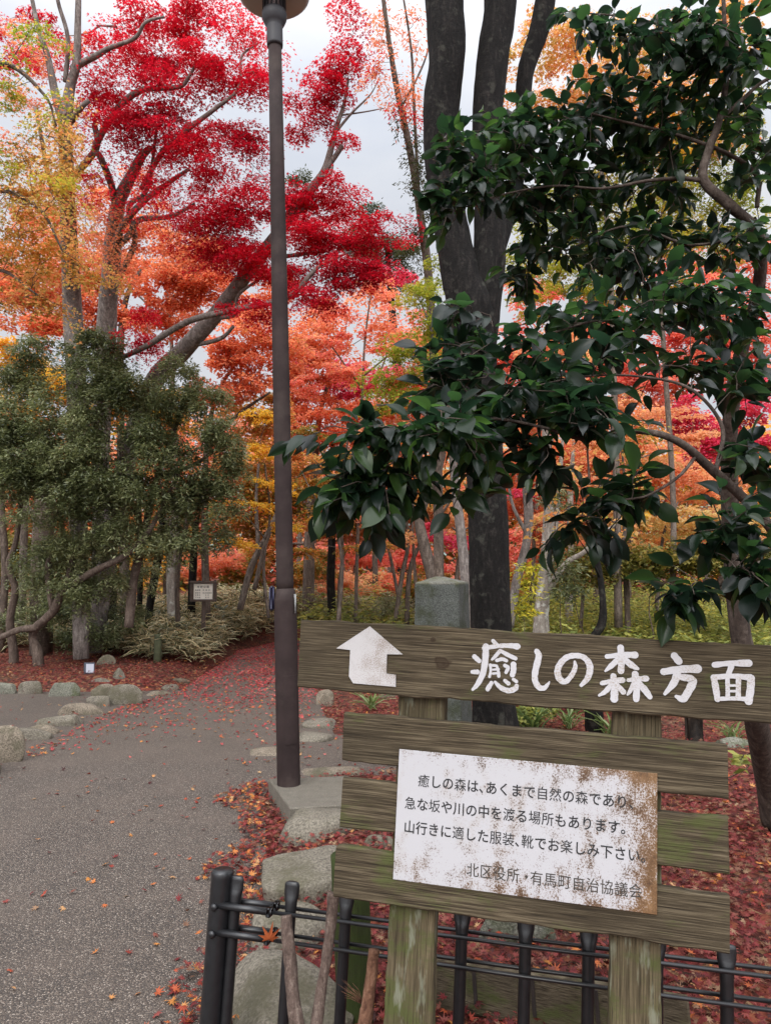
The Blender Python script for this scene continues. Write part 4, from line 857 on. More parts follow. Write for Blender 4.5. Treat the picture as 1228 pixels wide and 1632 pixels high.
# the leaning crimson maple whose boughs pass behind the pole
tree('crimson_maple', 'leaning crimson maple whose long bough crosses behind the lamp pole', 'maple tree', gx(170, 12.4),
     [[(150, 1030, 12.4, 26), (190, 780, 12.2, 30), (240, 620, 11.8, 31.2), (290, 560, 11.4, 29.6), (340, 505, 11, 26.5), (390, 440, 10.6, 23.4), (440, 375, 10.2, 20.3), (466, 340, 10, 18.7), (492, 305, 9.9, 15.6), (515, 275, 9.8, 13.3), (525, 245, 9.8, 10.9), (535, 205, 9.8, 8.58), (548, 165, 9.8, 6.24), (555, 125, 9.8, 3.9)],
      [(190, 572, 11.4, 7.02), (235, 550, 10.8, 9.36), (300, 512, 10.2, 10.1), (370, 494, 9.8, 10.1), (430, 482, 9.6, 9.36), (470, 466, 9.5, 8.58), (492, 440, 9.4, 7.8), (515, 420, 9.4, 5.46), (560, 400, 9.4, 3.12)],
      [(515, 277, 9.8, 9.36), (540, 240, 9.7, 8.58), (544, 232, 9.7, 7.8)], [(505, 283, 9.8, 6.24), (525, 278, 9.7, 5.46), (530, 262, 9.7, 3.9)],
      [(533, 212, 9.8, 5.46), (560, 180, 9.7, 3.9), (590, 150, 9.6, 2.34), (606, 120, 9.6, 1.56)], [(545, 183, 9.8, 3.12), (580, 178, 9.7, 2.34), (612, 172, 9.6, 1.56)],
      [(466, 345, 10, 7.8), (490, 330, 9.9, 6.24), (508, 328, 9.9, 3.9)], [(440, 410, 10.2, 7.8), (480, 405, 10, 6.24), (520, 400, 9.9, 3.12)], [(340, 505, 11, 10.9), (375, 500, 10.8, 7.8), (380, 470, 10.6, 5.46), (420, 440, 10.3, 3.9)], [(300, 552, 11.4, 7.8), (350, 540, 11, 7.02), (372, 520, 10.8, 5.46)]],
     [(520, 112, 44, 20, 9.7, .4), (540, 150, 28, 22, 9.7, .3, .8), (490, 165, 36, 20, 9.7, .4), (515, 185, 18, 12, 9.6, .2), (562, 70, 20, 36, 9.6, .3, .8), (548, 20, 22, 26, 9.6, .3, .35), (476, 225, 20, 22, 9.7, .3, .5), (545, 225, 16, 16, 9.7, .2, .4),
      (385, 330, 60, 38, 10, .5), (325, 345, 50, 40, 10.3, .5), (540, 320, 46, 36, 9.9, .5), (480, 330, 40, 44, 10, .4), (575, 385, 44, 28, 9.5, .4, 1.2), (500, 385, 50, 40, 9.7, .5, 1.2), (545, 430, 56, 30, 9.4, .5, 1.3), (500, 470, 34, 28, 9.3, .4), (395, 420, 56, 40, 10, .5), (330, 400, 44, 34, 10.4, .4, .7), (600, 350, 26, 18, 9.6, .3, .7), (648, 372, 24, 14, 9.6, .3, .5), (400, 500, 50, 26, 9.8, .5, .7), (235, 545, 50, 18, 11, .4, .8), (230, 500, 30, 16, 11, .3, .6), (460, 430, 40, 36, 9.7, .4), (590, 420, 30, 26, 9.4, .3)],
     LF_RED, BK_GREY, 13, r=.25, cover=5.2, fill=1.2, size=.053, flat=.12, slope=.16, droop=.35, group='crimson maples left of and behind the lamp pole', sides=12)
# leftmost grey trunk, turning leaves
tree('turning_maple', 'leftmost pale trunked maple with thin orange and red leaves', 'maple tree', gx(120, 11.8),
     back([[(130, 1050, 9.6, 24), (126, 800, 9.6, 25), (122, 620, 9.5, 31.2), (116, 500, 9.4, 29.5), (112, 420, 9.3, 27.9), (108, 330, 9.2, 24.6), (106, 260, 9.1, 23), (104, 200, 9, 21.3), (112, 140, 8.9, 16.4), (122, 100, 8.8, 13.9), (124, 40, 8.7, 10.7), (126, -60, 8.6, 9.02)],
      [(104, 205, 9, 16.4), (88, 150, 8.9, 13.1), (76, 90, 8.8, 9.84), (60, 40, 8.7, 7.38), (40, -60, 8.6, 5.74)], [(116, 108, 8.9, 11.5), (150, 90, 8.7, 10.7), (175, 76, 8.6, 8.2), (215, 60, 8.5, 6.56), (232, 35, 8.4, 5.74), (262, 26, 8.4, 4.1)],
      [(104, 130, 8.9, 8.2), (108, 60, 8.8, 7.38), (92, 0, 8.7, 6.56), (86, -60, 8.6, 5.74)], [(112, 195, 9, 9.84), (130, 170, 8.8, 9.02), (142, 160, 8.8, 7.38)], [(110, 340, 9.2, 9.84), (80, 290, 9, 8.2), (66, 220, 8.9, 6.56), (56, 170, 8.8, 4.92)], [(112, 180, 9, 4.92), (160, 420, 9.3, 4.92)]][:6]),
     [(40, 60, 50, 50, 8.9, .5, .5), (30, 130, 40, 30, 8.9, .5, .4), (90, 90, 40, 40, 8.9, .4, .3), (60, 200, 60, 50, 8.9, .5, .22)], LF_ORED, BK_GREY, 14, r=.24, cover=2.6, fill=1.0, size=.058, extra=[([(12, 70, 34, 50, 8.7, .4, .8)], LF_RED), ([(105, 230, 26, 90, 8.6, .3, .5), (112, 380, 26, 50, 8.9, .3, .7), (150, 440, 60, 40, 9.2, .4, .5), (70, 260, 50, 60, 8.7, .4, .3)], LF_ORANGE)], sides=12)
tree('turning_maple', 'green and orange sprays hanging in from the left photo edge', 'maple tree', A(-4.6, 6.6, 0),
     [[(-260, 1150, 6.6, 60), (-240, 700, 6.6, 54), (-220, 300, 6.5, 46), (-190, -100, 6.4, 36)], [(-225, 420, 6.5, 20), (-120, 330, 6.4, 14), (-20, 300, 6.3, 9), (60, 330, 6.2, 5), (100, 400, 6.2, 3)], [(-215, 260, 6.5, 20), (-100, 150, 6.3, 13), (0, 100, 6.2, 9), (70, 150, 6.2, 5), (90, 200, 6.2, 3)], [(-235, 560, 6.5, 18), (-120, 480, 6.4, 10), (-10, 430, 6.3, 6), (60, 470, 6.2, 3)]],
     [(20, 330, 50, 60, 6.3, .4, .55), (60, 400, 60, 50, 6.2, .4, .45), (30, 250, 50, 40, 6.3, .4, .35), (30, 470, 60, 34, 6.3, .4, .6), (100, 430, 40, 40, 6.2, .3, .3)], LF_GRNOR, BK_BROWN, 15, r=.17, cover=3.4, fill=.9, size=.042, flat=.12, tmpl=STAR5,
     extra=[([(60, 330, 80, 90, 6.4, .5, 1.0), (50, 470, 80, 60, 6.4, .5, 1.0), (60, 200, 60, 60, 6.4, .5, .8)], LF_ORANGE, .3, 1.5), ([(50, 380, 80, 90, 6.5, .5, 1.0), (90, 260, 60, 70, 6.5, .4, .8)], LF_GRNOR, .3, 1.5), ([(25, 150, 30, 60, 6.2, .3, .4), (45, 30, 34, 40, 6.2, .3, .5), (76, 160, 20, 60, 6.1, .2, .35), (8, 270, 20, 40, 6.1, .2, .6), (100, 290, 12, 60, 6.1, .2, .4)], LF_YGRN), ([(40, 420, 60, 60, 6.3, .4, .25)], LF_ORANGE)])
# thin ivy clad tree in the sky gap
tree('ivy_clad_tree', 'thin leaning tree wrapped in ivy against the open sky', 'tree', gx(690, 9.8),
     [[(700, 1040, 9.8, 17), (696, 700, 9.8, 15), (684, 460, 9.6, 14), (672, 360, 9.5, 13), (662, 290, 9.4, 12), (648, 215, 9.3, 11), (632, 140, 9.2, 10), (622, 80, 9.1, 8), (612, 10, 9, 7), (604, -60, 9, 6)], [(668, 330, 9.4, 6), (660, 180, 9.3, 5), (655, 80, 9.2, 4), (640, -20, 9.1, 3)], [(640, 170, 9.2, 4), (675, 100, 9.2, 3), (690, 40, 9.2, 2)]],
     [(668, 330, 12, 60, 9.35, .12, 1.2), (656, 250, 16, 46, 9.3, .15, 1.2), (676, 300, 14, 80, 9.3, .15, .8), (690, 240, 12, 60, 9.4, .2, .6), (640, 200, 14, 24, 9.2, .1), (650, 290, 10, 30, 9.3, .1, .6), (676, 420, 20, 30, 9.5, .2, .6)], LF_IVY, BK_BROWN, 16, r=.13, cover=2.0, fill=.8, size=.055, tmpl=LANCE,
     extra=[([(612, 70, 30, 50, 9.1, .3, .7), (640, 140, 44, 34, 9.1, .3, .8), (660, 180, 30, 30, 9.2, .3, .7), (600, 120, 26, 22, 9.1, .3, .5), (660, 60, 30, 40, 9.2, .3, .4), (620, 20, 50, 20, 9.1, .3, .4)], LF_ORED), ([(590, 95, 14, 26, 9.1, .2, .8), (640, 190, 30, 14, 9.1, .2)], LF_RED)], slope=.6)

# evergreen shrubs on the left with twisting stems
EG = 'evergreen shrubs lining the left bed'
def ever(label, base, limbs, blobs, seed, **k):
    return tree('evergreen_shrub', label, 'shrub', base, limbs, blobs, LF_EVER, BK_TWIST, seed, r=.15, cover=k.get('cover', 4.4), fill=1.25, size=.066, tmpl=LANCE, flat=.35, tilt=.6, group=EG, larea=.16, droop=.6, jit=.09)
ever('evergreen shrub with twisting bare stems at the far left', gx(40, 11.6),
     [[(62, 1078, 11.6, 17.2), (60, 1040, 11.6, 15.6), (52, 1015, 11.6, 13.3), (60, 998, 11.5, 14), (84, 975, 11.4, 14), (100, 945, 11.3, 13.3), (122, 928, 11.2, 12.5), (160, 905, 11, 10.9), (200, 885, 10.9, 10.1), (235, 850, 10.8, 8.58), (262, 800, 10.7, 6.24), (290, 740, 10.6, 3.9)],
      [(20, 1078, 11.8, 15.6), (22, 1040, 11.8, 14), (16, 990, 11.7, 12.5), (24, 940, 11.6, 10.9), (14, 900, 11.5, 10.1), (26, 860, 11.4, 8.58), (36, 780, 11.2, 6.24)],
      [(60, 1000, 11.5, 12.5), (30, 1004, 11.4, 10.9), (0, 1016, 11.2, 9.36), (-40, 1030, 11.1, 8.58)],
      [(84, 975, 11.4, 9.36), (76, 900, 11.3, 8.58), (100, 860, 11.2, 7.8), (96, 800, 11.1, 7.02), (130, 740, 11, 5.46), (140, 640, 10.9, 3.9)], [(104, 945, 11.3, 7.8), (120, 880, 11.2, 7.02), (170, 840, 11, 6.24), (190, 800, 10.9, 5.46), (195, 700, 10.8, 3.9)]],
     [(50, 690, 60, 44, 10.9, .5), (20, 760, 60, 40, 10.8, .5), (95, 740, 60, 36, 10.7, .5), (30, 610, 50, 40, 11.1, .5, .8), (150, 600, 46, 40, 10.8, .5), (140, 548, 26, 26, 10.9, .3), (185, 620, 40, 34, 10.7, .4), (100, 650, 60, 34, 10.9, .5, .7), (60, 820, 60, 20, 10.8, .5, .5), (0, 680, 40, 50, 10.7, .5), (70, 570, 50, 34, 11.2, .5, .6), (110, 790, 60, 40, 10.8, .5), (150, 850, 50, 34, 10.9, .5, .5), (40, 740, 60, 40, 10.7, .5), (170, 560, 30, 40, 11, .4, .7)], 21)
ever('evergreen shrub whose rounded crown reaches toward the lamp pole', gx(245, 11.4),
     [[(205, 1000, 11.4, 16), (212, 930, 11.4, 14), (230, 850, 11.3, 13), (250, 760, 11.2, 10), (280, 680, 11.1, 7), (300, 610, 11, 4)], [(250, 760, 11.2, 8), (310, 740, 10.9, 6), (350, 710, 10.7, 4)], [(230, 850, 11.3, 9), (200, 770, 11, 7), (190, 690, 10.8, 5)]],
     [(330, 640, 34, 34, 10.9, .4, .8), (345, 700, 34, 44, 10.7, .5), (320, 760, 50, 36, 10.8, .5), (255, 720, 56, 40, 10.6, .5), (210, 770, 56, 36, 10.6, .5), (270, 640, 50, 40, 10.9, .5), (230, 690, 40, 36, 10.7, .4), (280, 800, 44, 34, 10.8, .5), (300, 850, 34, 30, 10.9, .4, .7), (150, 720, 50, 40, 10.7, .5, .8), (290, 590, 34, 26, 11, .4, .6), (160, 800, 50, 26, 10.8, .4, .6), (140, 670, 40, 34, 10.7, .4, .8), (200, 620, 50, 34, 10.8, .4, .8), (240, 860, 50, 30, 11, .4, .5), (355, 800, 26, 40, 10.8, .4, .7), (370, 740, 20, 40, 10.8, .3), (210, 840, 60, 26, 10.8, .4, .7), (270, 870, 50, 22, 10.9, .4, .5), (350, 850, 30, 24, 11, .4, .5), (160, 760, 50, 30, 10.6, .4, .7)], 22)
ever('low dark evergreen bush beside the twisting stems', gx(120, 12.6), [[(120, 1040, 12.6, 10), (122, 990, 12.6, 8), (130, 950, 12.6, 5)]],
     [(110, 960, 44, 34, 12.6, .5, .9), (150, 920, 40, 30, 12.8, .5, .7), (60, 940, 40, 30, 12.8, .5, .5), (118, 1010, 36, 22, 12.4, .4, .8), (170, 870, 50, 30, 11.4, .4, .5), (90, 880, 50, 30, 11.6, .4, .5), (200, 980, 44, 24, 12.6, .4, .5), (230, 920, 40, 30, 12.6, .4, .35), (30, 980, 40, 26, 12.6, .4, .5), (150, 1000, 40, 26, 12.2, .4, .6), (128, 930, 34, 46, 11.3, .3, .8), (120, 870, 50, 30, 11.2, .4, .7), (60, 900, 44, 34, 11.4, .4, .5), (180, 930, 36, 30, 11.5, .4, .5)], 23)

# ------------------------------------------------------------------ autumn trees of the wood behind
BGG = 'autumn trees of the wood beyond the path'
BK_WOOD = bark_mat('wood_bark', (.06, .046, .038), (.15, .118, .095), (.27, .22, .18), 8)
def bgt(name, label, base, trunks, blobs, leaf, seed, bark=BK_BROWN, **k):
    trunks = [[(a_, b_, c_, d_ * (.62 if bark is BK_BROWN else .85)) for a_, b_, c_, d_ in q_] for q_ in trunks]
    d = dict(r=.30, cover=3.6, fill=1.25, size=.08, tmpl=KITE, flat=.14, tilt=.5, group=BGG, larea=.28, droop=.2, slope=.2, sides=9); d.update(k)
    return tree(name, label, 'tree', base, trunks, blobs, leaf, BK_WOOD if bark is BK_BROWN else bark, seed, **d)
bgt('orange_maple', 'orange red maple filling the gap behind the pale left trunks', gx(200, 15), [[(200, 1000, 15, 26), (196, 800, 15, 24), (190, 600, 15, 20), (200, 480, 15, 14), (230, 420, 15, 8)], [(192, 640, 15, 12), (120, 540, 15, 8), (60, 480, 15, 5)]],
    [(60, 465, 80, 40, 15, .8), (140, 490, 60, 34, 15, .7), (20, 420, 50, 34, 15, .7, .6), (255, 450, 60, 44, 14.6, .8), (300, 400, 50, 34, 14.6, .7, .8), (60, 520, 70, 30, 14.6, .6), (200, 420, 60, 36, 15, .6, .5), (330, 450, 50, 36, 14.5, .6), (100, 400, 60, 30, 15, .7, .6), (250, 510, 60, 30, 15, .7), (380, 480, 50, 26, 15, .7, .7), (150, 440, 70, 30, 15, .7)], LF_ORED, 31)
bgt('yellow_maple', 'yellow orange tree glimpsed behind the evergreen shrubs at far left', gx(40, 14), [[(34, 1000, 14, 20), (40, 800, 14, 18), (50, 640, 14, 12), (60, 560, 14, 6)]], [(40, 580, 60, 44, 14, .7), (100, 620, 50, 40, 14, .6, .7), (190, 650, 80, 40, 14.5, .6, .7), (20, 650, 50, 40, 14, .6), (260, 660, 40, 50, 14.6, .6, .8)], LF_YELL, 32)
bgt('orange_maple', 'orange red maple between the leaning bough and the lamp pole', gx(345, 14.5), [[(330, 990, 14.5, 20), (326, 850, 14.5, 18), (330, 700, 14.5, 14), (350, 620, 14.3, 10), (390, 560, 14.1, 6)], [(330, 710, 14.5, 9), (380, 660, 14, 9), (430, 625, 13.7, 6)]],
    [(350, 570, 50, 34, 14, .7), (390, 540, 46, 30, 14, .6), (400, 600, 50, 30, 13.8, .6), (340, 620, 40, 26, 14, .6, .8), (450, 560, 40, 40, 14, .6, .8), (420, 520, 40, 26, 14, .6, .7)], LF_ORED, 33)
bgt('orange_maple', 'orange tree with layered foliage just left of the pole at mid height', gx(408, 16), [[(382, 972, 13.5, 17), (402, 900, 13.6, 18), (432, 840, 13.8, 14), (450, 780, 14, 9), (440, 700, 14, 5)], [(412, 880, 13.7, 12), (408, 800, 14, 9), (412, 740, 14, 6)], [(405, 940, 13.4, 12), (425, 860, 13.5, 12), (444, 820, 13.6, 9), (470, 780, 13.8, 5)]],
    [(420, 690, 46, 36, 15, .8), (405, 745, 40, 34, 15, .8), (460, 740, 46, 34, 15.4, .8), (395, 650, 40, 26, 15, .6, .7), (440, 650, 40, 24, 15, .7)], LF_ORANGE, 34, extra=[([(420, 790, 50, 30, 14.6, .7), (470, 800, 44, 26, 15, .7), (395, 830, 40, 26, 14.6, .6)], LF_GRNOR)])
bgt('red_maple', 'red and orange maple right of the lamp pole with a thick dark trunk', gx(492, 20), [[(490, 1010, 20, 34), (492, 930, 20, 30), (494, 850, 20, 27), (500, 760, 20, 22), (510, 660, 20, 14), (530, 590, 20, 8)], [(497, 800, 20, 12), (470, 700, 19.5, 8), (465, 620, 19.5, 5)]],
    [(500, 560, 56, 30, 19, 1), (480, 620, 50, 36, 19, 1), (560, 650, 60, 30, 19, 1), (520, 690, 60, 34, 18.6, 1), (500, 600, 50, 30, 19, 1), (480, 680, 40, 34, 18.5, .8), (520, 520, 60, 18, 19, .8, .45), (620, 520, 60, 22, 19, .8, .4), (580, 690, 50, 26, 18.5, .8), (520, 500, 50, 16, 18, .8, .6), (590, 470, 50, 16, 17.5, .8, .6), (640, 530, 50, 20, 18, .8, .7), (500, 535, 50, 20, 18, .8, .8), (680, 620, 50, 30, 18, .8), (620, 660, 60, 24, 18, .8)], LF_ORED, 35, r=.42, size=.10)
bgt('pink_maple', 'bright pink red maple low in the sky gap between pole and forked trunk', gx(590, 22), [[(600, 1000, 22, 16), (596, 860, 22, 14), (590, 700, 22, 10), (585, 620, 22, 6)]], [(575, 605, 50, 20, 22, 1), (540, 625, 50, 20, 22, 1), (620, 600, 34, 26, 22, 1), (560, 580, 26, 14, 22, 1, .6), (640, 430, 40, 16, 20, .8, .6), (480, 575, 30, 16, 21, .8)], LF_HOT, 36, r=.45, size=.11)
bgt('orange_maple', 'orange maple with several slender stems beyond the arrow board', gx(640, 16.5), [[(628, 1000, 16.5, 12), (640, 920, 16.5, 12), (650, 860, 16.5, 9), (640, 780, 16.5, 6)], [(648, 1000, 16.6, 14), (655, 900, 16.5, 12), (690, 840, 16.3, 8), (730, 780, 16, 5)], [(636, 960, 16.5, 9), (620, 880, 16.4, 8), (600, 820, 16.2, 6), (580, 770, 16, 4)]],
    [(600, 760, 60, 30, 16, .8), (560, 800, 56, 26, 16.4, .8), (640, 800, 60, 30, 16.8, .8), (690, 770, 50, 36, 17, .8), (540, 740, 46, 26, 16.4, .8), (520, 840, 44, 24, 16.8, .8), (640, 720, 60, 30, 17, .8)], LF_ORANGE, 37, extra=[([(600, 850, 70, 22, 17.4, .8), (700, 820, 50, 24, 17, .7)], LF_SALMON), ([(580, 820, 60, 24, 17, .8)], LF_GRNOR)])
bgt('yellow_green_maple', 'yellow green maple just left of the dark forked trunk', gx(735, 8.9), [[(748, 1000, 8.9, 22), (740, 900, 8.9, 20), (732, 830, 8.9, 18), (724, 765, 8.9, 16), (716, 690, 8.8, 12), (690, 610, 8.7, 9), (650, 560, 8.6, 5)], [(716, 700, 8.8, 8), (660, 650, 8.6, 6), (600, 645, 8.5, 4)], [(700, 640, 8.8, 7), (690, 540, 8.8, 5), (670, 480, 8.8, 3)]],
    [(668, 470, 34, 30, 8.8, .4), (690, 520, 30, 40, 8.8, .4), (650, 560, 40, 30, 8.6, .4), (620, 600, 40, 20, 8.5, .4), (680, 590, 40, 26, 8.6, .4), (600, 640, 50, 16, 8.5, .4, .8), (640, 640, 40, 20, 8.5, .4), (690, 430, 26, 26, 8.9, .4, .5)], LF_YGRN, 38, bark=BK_GREY, r=.22, size=.058, tmpl=STAR5, cover=3.6, fill=1.1, extra=[([(600, 670, 50, 14, 8.6, .4, .6), (650, 600, 40, 30, 8.7, .3, .35)], LF_ORED)])
bgt('leaning_maple', 'thick leaning trunk left of the stone marker with orange leaves', gx(694, 12.5), [[(700, 990, 12.5, 38), (692, 930, 12.5, 34), (676, 870, 12.5, 30), (668, 825, 12.5, 27), (682, 785, 12.5, 26), (698, 745, 12.5, 25), (712, 680, 12.5, 20), (720, 600, 12.5, 14), (730, 520, 12.5, 8)], [(672, 832, 12.5, 14), (655, 800, 12.4, 12), (650, 740, 12.4, 8)]],
    [(700, 560, 50, 40, 12.4, .6, .7), (660, 700, 50, 24, 12.4, .6, .6)], LF_ORED, 39, r=.28, size=.075)
bgt('small_red_maple', 'hot red spray low beside the dark forked trunk', gx(725, 14), [[(735, 990, 14, 14), (728, 920, 14, 12), (735, 860, 14, 8), (720, 840, 14, 4)]], [(708, 852, 36, 8, 13.8, .4), (690, 838, 22, 7, 13.8, .3), (728, 866, 20, 6, 13.8, .3), (830, 780, 10, 8, 14, .3)], LF_HOT, 40, r=.25, size=.075)
bgt('pink_maple', 'distant pink maples low between the slender stems', gx(560, 25), [[(560, 980, 25, 9), (565, 900, 25, 7), (560, 850, 25, 4)]], [(620, 880, 70, 22, 25, 1), (540, 880, 60, 22, 25, 1), (700, 885, 60, 24, 25, 1), (365, 885, 40, 18, 20, .8), (820, 870, 60, 30, 25, 1)], LF_PINK, 41, r=.5, size=.13)
bgt('pale_trunk_tree', 'pale lichen spotted trunk with a side branch right of the forked trunk', gx(863, 10.5), [[(862, 1020, 10.5, 34), (862, 985, 10.5, 29), (866, 930, 10.5, 26), (872, 860, 10.5, 22), (874, 800, 10.5, 20), (871, 740, 10.5, 18), (868, 660, 10.4, 14), (860, 560, 10.4, 8)], [(872, 945, 10.5, 14), (888, 915, 10.4, 13), (905, 895, 10.4, 11), (930, 880, 10.3, 9), (962, 850, 10.2, 6), (1000, 820, 10.2, 4)], [(876, 900, 10.6, 12), (884, 840, 10.6, 11), (890, 780, 10.6, 9), (896, 700, 10.6, 6)]],
    [(880, 640, 60, 40, 10.5, .6, .5), (900, 560, 60, 50, 10.5, .6, .5)], LF_SALMON, 42, bark=BK_PALE, r=.28, size=.075)
bgt('slim_grey_tree', 'slim grey leaning trunk close behind the right side of the forked trunk', gx(822, 11.5), [[(812, 1000, 11.5, 16), (822, 930, 11.5, 17), (838, 870, 11.5, 17), (842, 820, 11.5, 18), (840, 770, 11.5, 19), (850, 700, 11.5, 15), (860, 600, 11.5, 8)], [(840, 800, 11.5, 9), (862, 760, 11.4, 7), (880, 700, 11.4, 5)], [(838, 850, 11.5, 8), (815, 800, 11.4, 6), (808, 740, 11.4, 4)]],
    [(840, 690, 40, 30, 11.4, .5, .6), (820, 740, 40, 30, 12, .5, .6)], LF_ORED, 43, bark=BK_GREY, r=.28, size=.08)
bgt('red_maple', 'orange red maple showing right of the dark trunk at mid height', gx(850, 17), [[(845, 990, 17, 13), (850, 880, 17, 11), (848, 780, 17, 8), (845, 700, 17, 4)]], [(840, 800, 44, 50, 17, .8), (835, 720, 40, 40, 17, .8), (880, 840, 46, 34, 17, .8), (910, 790, 40, 40, 17, .8), (890, 720, 40, 40, 17.4, .8)], LF_ORED, 44, r=.38)
bgt('salmon_maple', 'salmon orange maple with wide layers behind the camellia', gx(1000, 18), [[(1000, 980, 18, 14), (1004, 880, 18, 12), (1010, 780, 18, 9), (1030, 700, 18, 5)], [(1006, 850, 18, 8), (950, 790, 17.6, 6), (920, 750, 17.6, 4)]], [(980, 720, 70, 34, 18, 1), (1060, 755, 76, 26, 17.6, 1), (930, 755, 50, 26, 17.6, 1), (1010, 680, 70, 30, 18, 1), (1100, 780, 60, 20, 17.6, 1), (940, 660, 60, 34, 18.4, 1), (1190, 760, 50, 30, 18, 1)], LF_SALMON, 45, r=.42, size=.10)
bgt('tan_maple', 'pale tan orange maple in flat layers above the olive shrubs', gx(1060, 14), [[(1045, 985, 14, 12), (1050, 900, 14, 10), (1060, 840, 14, 7), (1080, 800, 14, 4)]], [(1040, 832, 90, 12, 14, .8, 1.3), (960, 815, 60, 10, 14.4, .7, 1.3), (1120, 815, 50, 12, 13.8, .7, 1.3), (1010, 795, 60, 10, 14.4, .7), (900, 840, 40, 10, 14.4, .6), (1090, 848, 60, 8, 13.8, .6), (1180, 840, 50, 16, 14, .7)], LF_TAN, 46, flat=.1, slope=.1)
bgt('magenta_maple', 'magenta pink maple at the right behind the camellia branch', gx(1150, 20), [[(1150, 980, 20, 14), (1148, 860, 20, 12), (1150, 740, 20, 8), (1150, 680, 20, 4)]], [(1150, 700, 70, 26, 20, 1), (1090, 660, 50, 26, 20, 1), (1200, 640, 40, 44, 20, 1), (1210, 720, 30, 30, 20, 1), (1130, 740, 50, 16, 20, .8, .7)], LF_HOT, 47, r=.45, size=.11)
bgt('pink_maple', 'tall pink orange maple behind the middle of the camellia', gx(940, 21), [[(950, 980, 21, 18), (950, 800, 21, 15), (955, 640, 21, 11), (970, 520, 21, 6)], [(952, 700, 21, 9), (1040, 600, 21, 6), (1110, 540, 21, 4)]], [(890, 560, 70, 44, 21, 1.2), (990, 600, 76, 40, 21, 1.2), (960, 510, 60, 34, 21, 1.2), (1100, 550, 70, 50, 21, 1.2), (1180, 520, 54, 54, 21, 1.2), (1060, 620, 60, 34, 21, 1.2), (860, 640, 50, 50, 21, 1.2), (1080, 440, 70, 44, 21, 1.2, .7), (850, 480, 40, 40, 21, 1, .8), (1190, 420, 50, 44, 21, 1, .7), (1170, 590, 50, 30, 21, 1), (800, 560, 30, 90, 22, 1)], LF_PINK, 48, r=.5, size=.12)
bgt('yellow_green_maple', 'tall yellow green tree seen through the camellia leaves', gx(1080, 12.5), [[(1070, 1000, 12.5, 16), (1072, 800, 12.5, 15), (1060, 600, 12.5, 13), (1050, 420, 12.5, 10), (1060, 300, 12.5, 6), (1080, 180, 12.5, 4)], [(1056, 520, 12.5, 8), (960, 430, 12.4, 6), (880, 400, 12.4, 4)]], [(870, 430, 54, 44, 12.4, .7), (930, 450, 50, 34, 12.4, .7, .8), (960, 380, 60, 40, 12.4, .7, .7), (1050, 370, 60, 44, 12.4, .7, .8), (1090, 280, 60, 50, 12.4, .7, .8), (1000, 260, 50, 40, 12.4, .7, .5), (1170, 280, 50, 70, 12.4, .7, .8), (1180, 180, 40, 40, 12.4, .6, .5), (820, 400, 30, 60, 12.4, .5, .8), (1000, 330, 110, 90, 12.8, .8, .7), (1150, 380, 80, 60, 12.8, .8, .8), (900, 340, 70, 60, 12.6, .7, .7), (1000, 460, 100, 40, 12.6, .7, .8), (860, 480, 50, 30, 12.4, .5, .8), (1120, 200, 90, 80, 12.8, .8, .5)], LF_YGRN, 49, r=.3, size=.075, tmpl=STAR5, larea=.33, fill=1.0)
bgt('orange_maple', 'orange crown high against the sky right of the forked trunk', gx(960, 12), [[(985, 1000, 12, 22), (980, 700, 12, 18), (970, 400, 12, 14), (950, 220, 12, 10), (920, 100, 12, 6), (900, 20, 12, 4)], [(955, 260, 12, 8), (1040, 160, 12, 6), (1120, 80, 12, 4)]], [(895, 70, 50, 46, 12, .7, 1.1), (850, 50, 30, 40, 12, .5, .6), (945, 130, 40, 30, 12, .6), (1080, 150, 50, 40, 12, .7, .7), (1170, 110, 50, 50, 12, .7, .7), (1040, 70, 50, 40, 12, .6, .6), (830, 170, 26, 40, 12, .5, .5), (800, 110, 20, 50, 12, .5, .4), (1150, 230, 40, 40, 12, .6, .6), (1010, 190, 110, 60, 12.4, .8, .5), (1000, 110, 100, 60, 12.4, .8, .5), (900, 180, 60, 40, 12.2, .6, .5), (1180, 30, 60, 40, 12, .6, .6)], LF_ORANGE, 50, r=.28, size=.075, tmpl=STAR5, larea=.33, extra=[([(960, 60, 40, 30, 12, .6, .6), (1060, 220, 50, 40, 12, .6, .6)], LF_YELL)])
bgt('dark_pine', 'dark pine crown behind the crimson maple in the sky gap', gx(620, 27), [[(640, 980, 27, 20), (640, 700, 27, 18), (625, 500, 27, 14), (615, 380, 27, 8)]], [(600, 375, 40, 16, 27, 1), (640, 400, 40, 26, 27, 1), (560, 400, 40, 14, 27, 1), (650, 450, 34, 20, 27, 1, .6), (470, 290, 26, 12, 27, 1, .7), (590, 330, 30, 12, 27, 1, .4)], LF_IVY, 51, bark=BK_DARK, r=.5, size=.12, tmpl=LANCE, larea=.16, tilt=.9)
